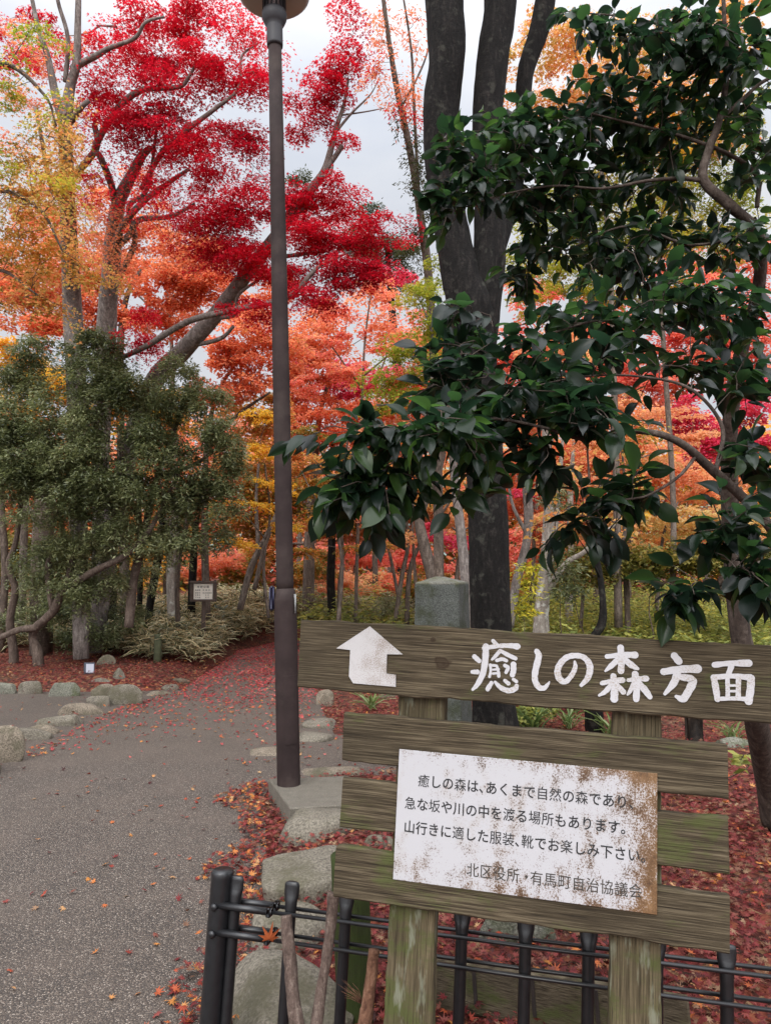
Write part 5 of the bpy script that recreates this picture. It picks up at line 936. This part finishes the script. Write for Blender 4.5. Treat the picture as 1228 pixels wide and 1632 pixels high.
# slender understorey stems
USG = 'slender trunks of the understorey'
for i, (lab, pts) in enumerate([
    ('dark crooked stem above the middle of the arrow board', [(940, 1022, 9.6, 13), (958, 995, 9.6, 14), (960, 960, 9.6, 11), (955, 915, 9.6, 10), (948, 880, 9.6, 9), (940, 850, 9.6, 7), (946, 800, 9.6, 4)]),
    ('thin straight stem rising from the right undergrowth', [(1000, 1000, 12.5, 9), (998, 940, 12.5, 9), (994, 880, 12.5, 8), (996, 800, 12.5, 6), (990, 700, 12.5, 3)]),
    ('thin reddish trunk just right of the thick dark red trunk', [(529, 1000, 19, 13), (527, 920, 19, 13), (529, 860, 19, 12), (525, 780, 19, 9), (530, 700, 19, 5)]),
    ('very thin stem left of the arrow tip', [(540, 1000, 15, 8), (541, 940, 15, 7), (546, 880, 15, 6), (542, 820, 15, 4), (550, 760, 15, 2)]),
    ('pale slender trunk behind the framed sign', [(276, 990, 14.5, 19), (274, 920, 14.5, 18), (278, 850, 14.5, 17), (280, 760, 14.5, 15), (276, 640, 14.5, 8)]),
    ('slim brown trunk touching the left of the framed sign', [(284, 1000, 13.9, 8), (282, 940, 13.9, 8), (286, 880, 13.9, 10), (298, 830, 13.9, 9), (306, 760, 13.9, 6)]),
    ('dark trunk below the rounded evergreen crown', [(176, 985, 14, 16), (178, 920, 14, 16), (174, 850, 14, 15), (180, 760, 14, 9)]),
    ('leaning dark trunk left of the pale slender trunk', [(236, 980, 14.5, 12), (246, 920, 14.5, 13), (256, 860, 14.5, 12), (262, 780, 14.5, 7)]),
    ('thin dark trunk between two leaning ones in the left wood', [(222, 980, 15.5, 9), (224, 900, 15.5, 9), (222, 830, 15.5, 8), (226, 740, 15.5, 5)]),
    ('forked dark stem right of the slim brown trunk', [(304, 980, 15.5, 13), (308, 900, 15.5, 13), (312, 840, 15.5, 10), (322, 760, 15.5, 6)]),
    ('thick brown trunk half hidden in the left evergreens', [(66, 1000, 13, 34), (66, 900, 13, 34), (72, 800, 13, 32), (76, 700, 13, 24)]),
    ('narrow stem at the extreme left of the wood', [(4, 1000, 13.4, 12), (8, 900, 13.4, 12), (2, 800, 13.4, 10), (6, 700, 13.4, 7)]),
    ('pale stem beyond the pink spray', [(905, 960, 15, 12), (910, 880, 15, 12), (908, 800, 15, 9), (914, 700, 15, 5)]),
    ('faint stem left of the yellow flowered bush', [(780, 980, 16, 9), (795, 900, 16, 8), (790, 800, 16, 5), (800, 700, 16, 4)])]):
    P, R_ = limb(pts); P[0][2] = min(P[0][2], 0); bk = BK_DARK if 'dark' in lab else BK_PALE if 'pale' in lab else BK_BROWN; b = MB(); r2 = np.random.default_rng(400 + i); b.tube(P, R_, 9, jit=.07, seed=i)
    t_ = thing('slender_tree', lab, 'tree', (P[0][0], P[0][1], 0), USG)
    for k in range(5):
        j = int(len(P) * (.5 + .1 * k)) - 1; d_ = A(r2.normal() * .5, r2.normal() * .3, .5) * r2.uniform(.5, 1.0); q = np.array([P[j], P[j] + d_ * .5 + A(0, 0, .04), P[j] + d_]); b.tube(cat(q, 4), np.linspace(R_[j] * .5, .004, 9), 5, cap=False)
    b.build('trunk', bk, t_); b = MB(); Cs = P[-1] + r2.normal(size=(7, 3)) * A(.4, .3, .35); cloud(b, Cs, .3, 60, .08, KITE, r2, .2); b.build('crown', [LF_ORANGE, LF_GRNOR, LF_ORED][i % 3], t_, smooth=False)

# the far wood: one mass behind the single trees
def far_wood():
    r2 = np.random.default_rng(77); b = MB(); mats = [LF_ORED, LF_ORANGE, LF_PINK, LF_OLIVE, LF_YELL, LF_IVY, LF_SALMON]
    for k, (w_, zlo, zhi) in enumerate([(300, 1.5, 8.2), (300, .8, 8), (260, 1, 8), (380, 0, 4.5), (150, 1, 7), (120, 0, 8.5), (240, .5, 7.6)]):
        x_ = r2.uniform(-30, 32, w_); top = 8.2 + 1.4 * np.sin(x_ * .5) + .8 * np.sin(x_ * 1.3 + 1); top = np.where(np.abs(x_ + .6) < 1.5, 7.4, top)
        z_ = zlo + r2.uniform(0, 1, w_) * (np.minimum(top, zhi + 1) - zlo); Cs = np.stack([x_, r2.uniform(30, 38, w_), z_], -1)
        cloud(b, Cs, 1.25, 70, .34, KITE, r2, .35, .6, .2, k)
    for x_ in r2.uniform(-26, 28, 46):
        Y = r2.uniform(27, 36); P = np.array([[x_, Y, 0], [x_ + r2.normal() * .2, Y, 3], [x_ + r2.normal() * .5, Y, 7]]); b.tube(cat(P, 4), np.linspace(r2.uniform(.08, .2), .04, 9), 6, mat=7)
    return b.build('distant_wood', mats + [BK_BROWN], smooth=False)
tag(far_wood(), 'distant autumn wood closing the view behind the nearer trees', 'wood', kind='stuff')
m, t, n, l, p = M('hill_forest'); c = ramp(t, noise(t, .12, 6, .7), [(.3, (.10, .14, .13)), (.6, (.17, .21, .17)), (.75, (.26, .24, .17))]); l.new(c, p.inputs['Base Color']); p.inputs['Roughness'].default_value = 1
hx = np.linspace(-260, 260, 70); hy = np.linspace(120, 330, 26); HX, HY = np.meshgrid(hx, hy)
HZ = -3 + sst(120, 190, HY) * (26 + 16 * np.exp(-((HX - 2) / 26) ** 2) + 9 * np.sin(HX * .035) + 4 * np.sin(HX * .11 + HY * .03)) + 1.3 * np.sin(HX * .9) * np.sin(HY * .7)
tag(grid_mesh('hills', HX, HY, HZ, m), kind='structure')

# ------------------------------------------------------------------ camellia in the foreground
def camellia():
    r2 = np.random.default_rng(91)
    t_ = thing('camellia', 'dark glossy leaved camellia reaching over the sign from the right', 'shrub', (*gx(1215, 4.2)[:2], 0))
    limbs = [[(1232, 1310, 4.6, 60), (1220, 1240, 4.4, 52), (1200, 1120, 3.9, 58), (1178, 1000, 3.8, 52), (1165, 850, 3.7, 46), (1162, 700, 3.5, 40), (1176, 580, 3.3, 36), (1204, 480, 3.1, 32), (1212, 400, 3.0, 31), (1200, 362, 2.95, 29), (1160, 325, 2.9, 28), (1120, 285, 2.9, 26), (1130, 235, 2.9, 22), (1146, 190, 2.9, 19), (1158, 110, 2.9, 15), (1154, 40, 2.85, 12), (1150, -60, 2.8, 9)],
             [(1122, 287, 2.9, 14), (1080, 284, 2.9, 11), (1030, 288, 2.9, 9), (960, 300, 2.9, 7), (880, 296, 2.9, 6), (800, 310, 2.85, 5), (740, 330, 2.8, 4)], [(1206, 330, 3, 12), (1205, 280, 3, 12), (1160, 245, 2.95, 11), (1080, 215, 2.9, 9), (1020, 200, 2.9, 7), (940, 180, 2.9, 5)],
             [(1146, 190, 2.9, 12), (1180, 160, 2.9, 10), (1215, 130, 2.9, 9), (1260, 110, 2.9, 8)], [(1158, 100, 2.9, 9), (1100, 60, 2.9, 7), (1020, 30, 2.9, 5), (930, 20, 2.9, 4)], [(1176, 590, 3.3, 18), (1120, 540, 3.0, 14), (1040, 520, 2.7, 10), (960, 510, 2.5, 7), (880, 530, 2.4, 5)],
             [(1196, 372, 2.95, 9), (1100, 390, 2.9, 8), (1000, 360, 2.95, 6), (900, 400, 3.0, 5)],
             [(1420, 1700, 2.5, 54), (1390, 1400, 2.5, 48), (1330, 1080, 2.4, 38), (1260, 900, 2.3, 30), (1228, 842, 2.25, 27), (1180, 790, 2.2, 25), (1130, 745, 2.15, 24), (1090, 710, 2.1, 20), (1050, 692, 2.1, 17), (1000, 688, 2.1, 13), (930, 700, 2.1, 10), (860, 680, 2.05, 8), (780, 668, 2.0, 7), (700, 690, 1.95, 5), (620, 700, 1.95, 4)],
             [(1110, 725, 2.12, 9), (1080, 760, 2.1, 8), (1030, 790, 2.1, 6), (980, 800, 2.1, 4), (920, 830, 2.1, 3)], [(1250, 890, 2.3, 14), (1200, 900, 2.15, 10), (1150, 930, 2.0, 7), (1120, 960, 1.95, 4)], [(1140, 752, 2.15, 12), (1150, 680, 2.2, 10), (1100, 620, 2.2, 8), (1020, 600, 2.2, 6), (930, 600, 2.1, 5), (830, 620, 2.1, 4)]]
    tb = MB(); nodes = []
    for i, pts in enumerate(limbs): P, R_ = limb(pts, 8); R_ = R_ * .62; tb.tube(P, R_, 14, jit=.05, seed=900 + i); nodes.append(P)
    nodes = np.concatenate(nodes)
    # terminals: (px, py, rx, ry, distance, spread, twigs)
    T = [(690, 680, 60, 30, 1.9, .10, 13), (600, 700, 60, 26, 1.93, .10, 9), (560, 770, 45, 30, 1.95, .08, 7), (600, 790, 46, 32, 1.95, .10, 10), (500, 692, 14, 6, 1.95, .05, 2), (640, 740, 50, 30, 2.0, .1, 9), (740, 600, 70, 40, 2.2, .12, 14), (720, 560, 40, 40, 2.3, .12, 6), (760, 515, 50, 34, 2.4, .12, 8), (820, 640, 70, 40, 2.1, .14, 15), (760, 700, 60, 40, 2.05, .14, 14), (850, 560, 60, 40, 2.3, .14, 13), (940, 600, 70, 40, 2.1, .14, 11), (950, 660, 70, 26, 2.0, .12, 10), (930, 500, 60, 30, 2.5, .14, 11), (1010, 520, 70, 44, 2.5, .14, 13), (1090, 470, 80, 40, 2.3, .14, 13), (1170, 500, 60, 60, 2.5, .16, 16), (1060, 590, 80, 40, 2.3, .14, 9), (1170, 600, 60, 50, 2.4, .16, 8),
         (850, 725, 40, 22, 2.1, .1, 6), (980, 795, 70, 20, 2.12, .1, 8), (940, 830, 50, 20, 2.12, .1, 5), (1040, 770, 40, 24, 2.12, .1, 4), (1185, 720, 40, 50, 2.2, .14, 8), (1160, 830, 44, 34, 2.0, .1, 7), (1180, 890, 44, 40, 2.0, .1, 8), (1195, 915, 30, 30, 1.95, .1, 7), (1100, 935, 40, 20, 1.93, .06, 4), (1075, 950, 20, 6, 1.93, .04, 2), (1140, 850, 40, 20, 2.0, .06, 3), (900, 840, 16, 10, 2.1, .05, 2), (740, 790, 20, 24, 2.0, .06, 3),
         (760, 280, 60, 44, 2.8, .16, 12), (740, 225, 40, 26, 2.8, .14, 5), (715, 330, 20, 34, 2.75, .1, 5), (820, 210, 60, 40, 2.95, .18, 13), (860, 290, 90, 56, 3.0, .2, 26), (900, 210, 70, 50, 3.0, .2, 18), (980, 160, 80, 56, 3.0, .2, 20), (1000, 290, 100, 60, 3.1, .2, 24), (1090, 110, 80, 60, 2.9, .2, 18), (1020, 40, 100, 40, 2.95, .2, 18), (930, 24, 26, 22, 2.8, .1, 4), (1150, 40, 70, 50, 2.9, .2, 14), (1190, 230, 50, 90, 3.0, .2, 16), (900, 380, 80, 40, 3.1, .2, 15), (1040, 390, 100, 40, 3.0, .2, 18), (830, 430, 30, 30, 3.1, .14, 5), (1090, 210, 70, 60, 3.0, .2, 16), (1180, 380, 50, 50, 2.9, .2, 12), (980, 440, 80, 30, 2.9, .2, 10), (1200, 120, 40, 60, 2.9, .2, 10)]
    tg = []
    for px, py, rx, ry, Y, dY, n_ in T:
        for k in range(int(round(n_ * (1.5 if Y > 2.6 else 1.25)))):
            u = r2.uniform(-1, 1, 3)
            while u @ u > 1: u = r2.uniform(-1, 1, 3)
            tg.append(at(px + u[0] * rx, py + u[1] * ry, Y + u[2] * dY))
    tg = np.array(tg); lb = MB(); Cl = [[] for _ in BROADS]; Xl = [[] for _ in BROADS]; Nl = [[] for _ in BROADS]; Sl = [[] for _ in BROADS]
    for P, R_ in connect(nodes, tg, r2, .0016, .010, .22):
        d_ = nrm(P[-1] - P[-2]); d_ = nrm(d_ + r2.normal(size=3) * .35); L_ = r2.uniform(.10, .17); tip = P[-1] + d_ * L_ * .5 + A(0, 0, -.01); st_ = P[-1] - d_ * L_ * .5 if np.linalg.norm(P[-1] - P[0]) > L_ else P[0]
        Pt = np.vstack([P[:-1], P[-1:], tip[None]]); tb.tube(Pt, np.append(R_, .0013), 5, cap=False)
        n_ = r2.integers(5, 10); side = nrm(np.cross(d_, A(0, 0, 1))); upv = np.cross(side, d_)
        for k in range(n_):
            f = (k + .5) / n_; c_ = st_ * (1 - f) + tip * f; sg = 1 if k % 2 else -1
            X = nrm(d_ * (.30 + .6 * f) + side * sg * (1.0 - .55 * f) + A(0, 0, r2.normal(-.18, .32)) + r2.normal(size=3) * .22)
            Nn = A(0, 0, 1) + r2.normal(size=3) * .42
            q = r2.integers(len(BROADS)); Cl[q].append(c_ + X * .012); Xl[q].append(X); Nl[q].append(Nn); Sl[q].append(r2.uniform(.042, .090))
    for q in range(len(BROADS)): lb.leaves(np.array(Cl[q]), np.array(Xl[q]), np.array(Nl[q]), np.array(Sl[q]), BROADS[q])
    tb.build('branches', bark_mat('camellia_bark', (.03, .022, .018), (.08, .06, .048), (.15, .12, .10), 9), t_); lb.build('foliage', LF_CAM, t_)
camellia()

# ------------------------------------------------------------------ bamboo grass, undergrowth, strap leaved plants
def grass_patch(name, label, pts_xy, hfun, leaf_per, ll, tmpl, mats, seed, kind='bamboo grass'):
    r2 = np.random.default_rng(seed); b = MB(); x, y = pts_xy; n_ = len(x); g = hgt(x, y); H_ = hfun(x, y) * r2.uniform(.55, 1.15, n_)
    C_ = []; X = []; Nn = []; S = []
    for k in range(leaf_per):
        f = r2.uniform(.3, 1.0, n_); a = r2.uniform(0, 2 * np.pi, n_); le = r2.normal(0, .05, (n_, 2))
        C_.append(np.stack([x + le[:, 0], y + le[:, 1], g + H_ * f], -1)); el = r2.uniform(-.1, .7, n_); X.append(np.stack([np.cos(a), np.sin(a), el], -1)); Nn.append(np.stack([r2.normal(0, .3, n_), r2.normal(0, .3, n_), np.ones(n_)], -1)); S.append(ll * r2.uniform(.6, 1.25, n_))
    b.leaves(np.concatenate(C_), np.concatenate(X), np.concatenate(Nn), np.concatenate(S), tmpl)
    o = b.build(name, mats, smooth=False); return tag(o, label, kind, kind='stuff')
k = 6400; x = rng.uniform(-10.5, -2.6, k); y = rng.uniform(11.2, 19.5, k); ok = (x < xl(y) - .15) & (y > 12.0 + np.clip(-3.7 - x, 0, 2.0) * .75) & (_pw(x * 1.5, y * 1.5) > .12)
grass_patch('bamboo_grass', 'pale edged dwarf bamboo grass carpeting the left bed', (x[ok], y[ok]), lambda x, y: .42 + .38 * sst(12, 17, y), 5, .27, SASA, [LF_SASA, LF_SASAM], 61)
k = 2400; x = rng.uniform(-5.5, 2.5, k); y = rng.uniform(19.6, 24.5, k); ok = y > 19.2 + .12 * x
grass_patch('bamboo_grass', 'band of dwarf bamboo grass where the path bends away behind the pole', (x[ok], y[ok]), lambda x, y: .75 + 0 * x, 6, .24, SASA, [LF_SASA, LF_SASAM], 62)
k = 9000; x = rng.uniform(1.0, 11, k); y = rng.uniform(8.2, 19, k); ok = (_pw(x * 1.1 + 3, y) > .12) & (x > .2 + y * .11)
grass_patch('undergrowth', 'yellow green leafy undergrowth on the right beyond the sign', (x[ok], y[ok]), lambda x, y: .40 + .45 * _pw(x * .9, y * 1.1) + .3 * sst(11, 15, y), 9, .10, KITE, [LF_LIME], 63, 'undergrowth')
k = 5000; x = rng.uniform(-2, 16, k); y = rng.uniform(15, 27, k)
grass_patch('undergrowth', 'dry low plants on the wood floor beyond the stone marker', (x, y), lambda x, y: .45 + .7 * _pw(x, y), 9, .13, KITE, [LF_LIME], 64, 'undergrowth')
OSG = 'olive shrubs of the right wood'
def shrub(name, label, base, blobs, leaf, seed, r=.26, size=.085, cover=4.5, group=None, tmpl=KITE, **k):
    r2 = np.random.default_rng(seed); t_ = thing(name, label, 'shrub', (base[0], base[1], 0), group); tb = MB(); lb = MB()
    Cs = blob_centres(blobs, r, cover, r2); st = np.array([[base[0] + r2.normal() * .05, base[1], .0], [base[0], base[1], .2]]); st = np.vstack([st, st + A(.12, 0, .1), st + A(-.12, 0, .15)])
    for P, R_ in connect(st, Cs, r2, .003, .012): tb.tube(P, R_, 5, cap=False)
    cloud(lb, Cs, r, max(10, int(1.25 * math.pi * r * r / (.28 * size * size))), size, tmpl, r2, k.get('flat', .2), .5, .2); tb.build('stems', BK_BROWN, t_); lb.build('foliage', leaf, t_, smooth=False)
shrub('olive_shrub', 'wide brownish green shrub under the tan maple', gx(1050, 12.2), [(1050, 885, 76, 24, 12.2, .7), (1000, 905, 50, 20, 12.2, .6), (1110, 890, 60, 26, 12.2, .6)], LF_OLIVE, 71, group=OSG)
shrub('olive_shrub', 'brownish green shrub right of the pale lichen trunk', gx(945, 12.6), [(945, 890, 50, 26, 12.6, .6), (915, 915, 36, 20, 12.6, .5)], LF_OLIVE, 72, group=OSG)
shrub('olive_shrub', 'olive shrub at the right edge below the camellia', gx(1185, 12), [(1185, 890, 50, 34, 12, .6), (1215, 930, 40, 30, 11.6, .6)], LF_OLIVE, 73, group=OSG)
shrub('yellow_leaved_shrub', 'yellow leaved bush touching the right side of the forked trunk', gx(843, 8.8), [(846, 925, 22, 24, 8.8, .25), (838, 970, 30, 26, 8.7, .25), (850, 900, 14, 16, 8.8, .2)], leaf_mat('bright_yellow_leaf', [(.05, .07, .012), (.16, .18, .02), (.30, .30, .03), (.62, .48, .04)], .4), 74, r=.13, size=.08, tmpl=LANCE, cover=2.0)
shrub('broadleaf_shrub', 'dark green broadleaf bush between the pale trunk and crooked stem', gx(905, 10), [(905, 930, 30, 26, 10, .3), (890, 890, 18, 20, 10, .2), (880, 790, 18, 26, 9.9, .2), (892, 750, 14, 20, 9.9, .15)], LF_EVER, 75, r=.16, size=.075, tmpl=LANCE)
shrub('dark_shrub', 'small dark bush left of the stone marker', gx(618, 17), [(615, 965, 16, 14, 17, .4), (360, 940, 22, 20, 17.5, .5), (700, 960, 20, 16, 18, .4)][:1], LF_EVER, 76, r=.2, size=.09, tmpl=LANCE)
STG = 'strap leaved plants by the paving'
def strap(label, px, pb, n_, ll, seed, mat, tm=STRAP):
    r2 = np.random.default_rng(seed); c_ = G(px, pb, .05); a = r2.uniform(0, 2 * np.pi, n_); b = MB()
    C_ = c_ + np.stack([r2.normal(0, .03, n_), r2.normal(0, .03, n_), np.zeros(n_)], -1); X = np.stack([np.cos(a), np.sin(a), r2.uniform(.5, 1.8, n_)], -1); Nn = np.stack([-np.cos(a), -np.sin(a), r2.uniform(.6, 1.2, n_)], -1)
    b.leaves(C_, X, Nn, ll * r2.uniform(.6, 1.2, n_), tm); tag(b.build('strap_plant', mat, smooth=False), label, 'plant', STG)
STL = leaf_mat('strap_leaf', [(.06, .10, .03), (.14, .19, .06), (.34, .38, .22)], .3)
strap('tuft of long strap leaves below the white arrow', 592, 1130, 26, .30, 81, STL)
strap('pale strap leaves right of the arrow board left post', 850, 1165, 30, .34, 82, STL)
strap('drooping pale strap leaves just right of the dark round post', 975, 1175, 22, .36, 83, STL)
strap('silvery strap tuft near the far right tree trunk', 1168, 1180, 22, .26, 84, STL)
strap('green strap tuft between the dark round post and lime plant', 905, 1160, 26, .3, 85, STL)
shrub('lime_plant', 'lime green low leafy plant under the arrow board right of the forked trunk', gx(825, 7.4), [(822, 1140, 26, 14, 7.4, .2), (860, 1135, 24, 12, 7.5, .2)], LF_LIME, 86, r=.10, size=.06)
shrub('lime_plant', 'small sprig with bright round leaves at the right end of the second board', gx(1180, 4.6), [(1178, 1212, 14, 22, 4.6, .06)], LF_LIME, 87, r=.05, size=.07, cover=1.2)

# low autumn understorey bushes between the trunks
UB = 'low autumn bushes under the trees of the wood'
for i, (px, py, rx, ry, Y, lf, lab) in enumerate([
    (500, 900, 40, 26, 21, LF_GRNOR, 'green and orange low bush behind the pole right side'), (560, 930, 44, 24, 22, LF_SALMON, 'salmon low bush left of the slender stems'), (620, 925, 46, 26, 23, LF_ORED, 'orange red low bush behind the slender stems'), (690, 930, 40, 26, 21, LF_GRNOR, 'green and orange low bush right of the leaning trunk base'),
    (800, 920, 40, 34, 17, LF_ORANGE, 'orange low bush just right of the dark forked trunk'), (880, 880, 40, 30, 19, LF_SALMON, 'salmon bush behind the pale lichen trunk'), (960, 860, 60, 22, 18, LF_TAN, 'tan layered bush above the olive shrubs'), (1060, 865, 60, 18, 19, LF_ORANGE, 'orange layered bush behind the wide olive shrub'), (1150, 860, 60, 26, 18, LF_SALMON, 'salmon bush at the right behind the camellia stems'),
    (400, 900, 44, 28, 19, LF_GRNOR, 'green and orange bush behind the leaning trunks left of the pole'), (340, 890, 40, 24, 18, LF_ORED, 'orange red bush above the framed sign'), (250, 880, 46, 28, 19, LF_YELL, 'yellow bush seen between the left trunks'), (190, 890, 50, 30, 19, LF_ORANGE, 'orange bush seen under the evergreen crown'), (440, 850, 40, 26, 18, LF_ORANGE, 'orange bush close left of the pole'), (100, 880, 60, 34, 18, LF_OLIVE, 'olive bush deep behind the twisting stems'), (20, 880, 50, 34, 18, LF_OLIVE, 'olive bush deep at the far left'),
    (740, 820, 40, 40, 19, LF_ORANGE, 'orange foliage close behind the forked trunk left side'), (1215, 840, 40, 40, 19, LF_ORANGE, 'orange bush at the right photo edge')]):
    shrub('autumn_bush', lab, gx(px, Y), [(px, py, rx, ry, Y, .8), (px - rx * .5, py + ry * .7, rx * .6, ry * .6, Y - .4, .6)], lf, 500 + i, r=.34, size=.10, cover=3.4, group=UB, flat=.14)
b = MB(); q = fpt(438, 1487) - fn * .045 * np.sign(fn[1]); b.leaves(np.array([q]), np.array([[.3, -.2, 1.0]]), np.array([[.3, -1.0, -.1]]), np.array([.085]), STAR7)
tag(b.build('maple_leaf', LF_FALLO, smooth=False), 'single orange maple leaf caught on the lower fence rail', 'leaf')

# airy maples standing closer, their sprays filling the middle distance
bgt('airy_maple', 'slender maple with airy green and orange sprays right of the lamp pole', gx(545, 13), [[(538, 1000, 13, 11), (545, 900, 13, 10), (535, 820, 13, 8), (548, 740, 13, 6), (560, 660, 13, 4)], [(540, 850, 13, 6), (500, 790, 12.8, 4), (480, 750, 12.8, 3)], [(545, 760, 13, 5), (600, 720, 12.8, 3)]],
    [(500, 770, 36, 12, 12.8, .5, .9), (560, 730, 40, 12, 12.8, .5, .9), (490, 690, 30, 12, 13, .5, .8), (600, 690, 40, 12, 12.8, .5, .8), (520, 830, 36, 12, 13, .5, .9), (580, 870, 40, 12, 13, .5, .8), (480, 880, 24, 14, 13, .4, .7)], LF_GRNOR, 601, r=.22, size=.062, flat=.07)
bgt('airy_maple', 'slender orange maple spreading between the stone marker and the lamp pole', gx(655, 14.5), [[(668, 1000, 14.5, 10), (660, 900, 14.5, 9), (655, 820, 14.5, 7), (640, 740, 14.5, 5), (630, 660, 14.5, 3)], [(657, 850, 14.5, 6), (620, 800, 14.3, 4), (590, 780, 14.2, 3)]],
    [(620, 780, 44, 12, 14.3, .5, .9), (660, 740, 40, 12, 14.3, .5, .9), (590, 830, 40, 12, 14.3, .5, .9), (640, 860, 44, 12, 14.3, .5, .8), (620, 690, 50, 14, 14.4, .5, .9), (700, 850, 30, 14, 14.6, .5, .8), (720, 700, 24, 30, 14.6, .5, .6)], LF_SALMON, 602, r=.24, size=.068, flat=.07)
bgt('airy_maple', 'slim maple with salmon layers right of the pale lichen trunk', gx(930, 13.2), [[(925, 1000, 13.2, 10), (932, 900, 13.2, 9), (940, 800, 13.2, 7), (935, 700, 13.2, 5), (940, 620, 13.2, 3)], [(938, 790, 13.2, 5), (1000, 740, 13, 4), (1050, 720, 13, 3)]],
    [(960, 700, 50, 12, 13, .5, .9), (1020, 730, 50, 12, 13, .5, .9), (910, 770, 44, 12, 13, .5, .9), (1090, 700, 44, 14, 13, .5, .8), (900, 670, 50, 14, 13.2, .5, .8), (980, 640, 60, 14, 13.2, .5, .8), (1060, 660, 50, 14, 13.2, .5, .8), (860, 820, 30, 14, 13.2, .4, .8)], LF_SALMON, 603, r=.23, size=.064, flat=.07)
bgt('airy_maple', 'slim maple with yellow orange sprays left of the lamp pole', gx(425, 12.8), [[(428, 985, 12.8, 9), (420, 900, 12.8, 8), (430, 820, 12.8, 6), (422, 740, 12.8, 4)], [(424, 860, 12.8, 5), (390, 820, 12.6, 3)]],
    [(400, 800, 30, 12, 12.6, .4, .8), (440, 770, 34, 12, 12.6, .4, .9), (415, 720, 34, 12, 12.8, .4, .9), (450, 840, 30, 12, 12.8, .4, .8), (390, 860, 30, 10, 12.6, .4, .8), (420, 660, 30, 12, 12.8, .4, .7)], LF_YELL, 604, r=.22, size=.06, flat=.07)

bgt('tall_maple', 'tall thin leaved orange maple far behind the crimson crowns', gx(270, 19), [[(262, 985, 19, 14), (268, 800, 19, 13), (275, 600, 19, 11), (265, 450, 19, 8), (250, 330, 19, 5)], [(270, 520, 19, 6), (150, 400, 18.5, 4)], [(268, 480, 19, 6), (370, 380, 18.6, 4)]],
    [(80, 370, 90, 40, 18.5, 1, .5), (200, 380, 90, 50, 18.5, 1, .5), (320, 420, 80, 40, 18.5, 1, .6), (420, 460, 60, 40, 18.5, 1, .6), (120, 300, 80, 40, 18.5, 1, .3), (40, 440, 70, 40, 18.5, 1, .7), (290, 500, 80, 30, 18.5, 1, .7), (220, 300, 80, 30, 18.5, 1, .25)], LF_ORED, 611, r=.34, size=.085, fill=.9)
bgt('tall_maple', 'pink orange maple crown closing the low sky between pole and forked trunk', gx(560, 16), [[(566, 1000, 16, 10), (570, 850, 16, 9), (575, 700, 16, 8), (580, 560, 16, 6), (590, 470, 16, 3)], [(577, 620, 16, 5), (520, 540, 15.8, 3)], [(578, 600, 16, 5), (650, 540, 15.8, 3)]],
    [(520, 500, 50, 12, 15.8, .6, .8), (600, 465, 50, 12, 15.8, .6, .7), (500, 550, 46, 14, 15.8, .6, .9), (650, 500, 40, 12, 15.8, .6, .7), (640, 555, 46, 12, 15.8, .6, .7), (540, 590, 50, 14, 15.8, .6, .8), (480, 610, 30, 20, 15.8, .6, .8), (560, 530, 40, 8, 15.8, .5, .5)], LF_PINK, 612, r=.26, size=.07, flat=.08)
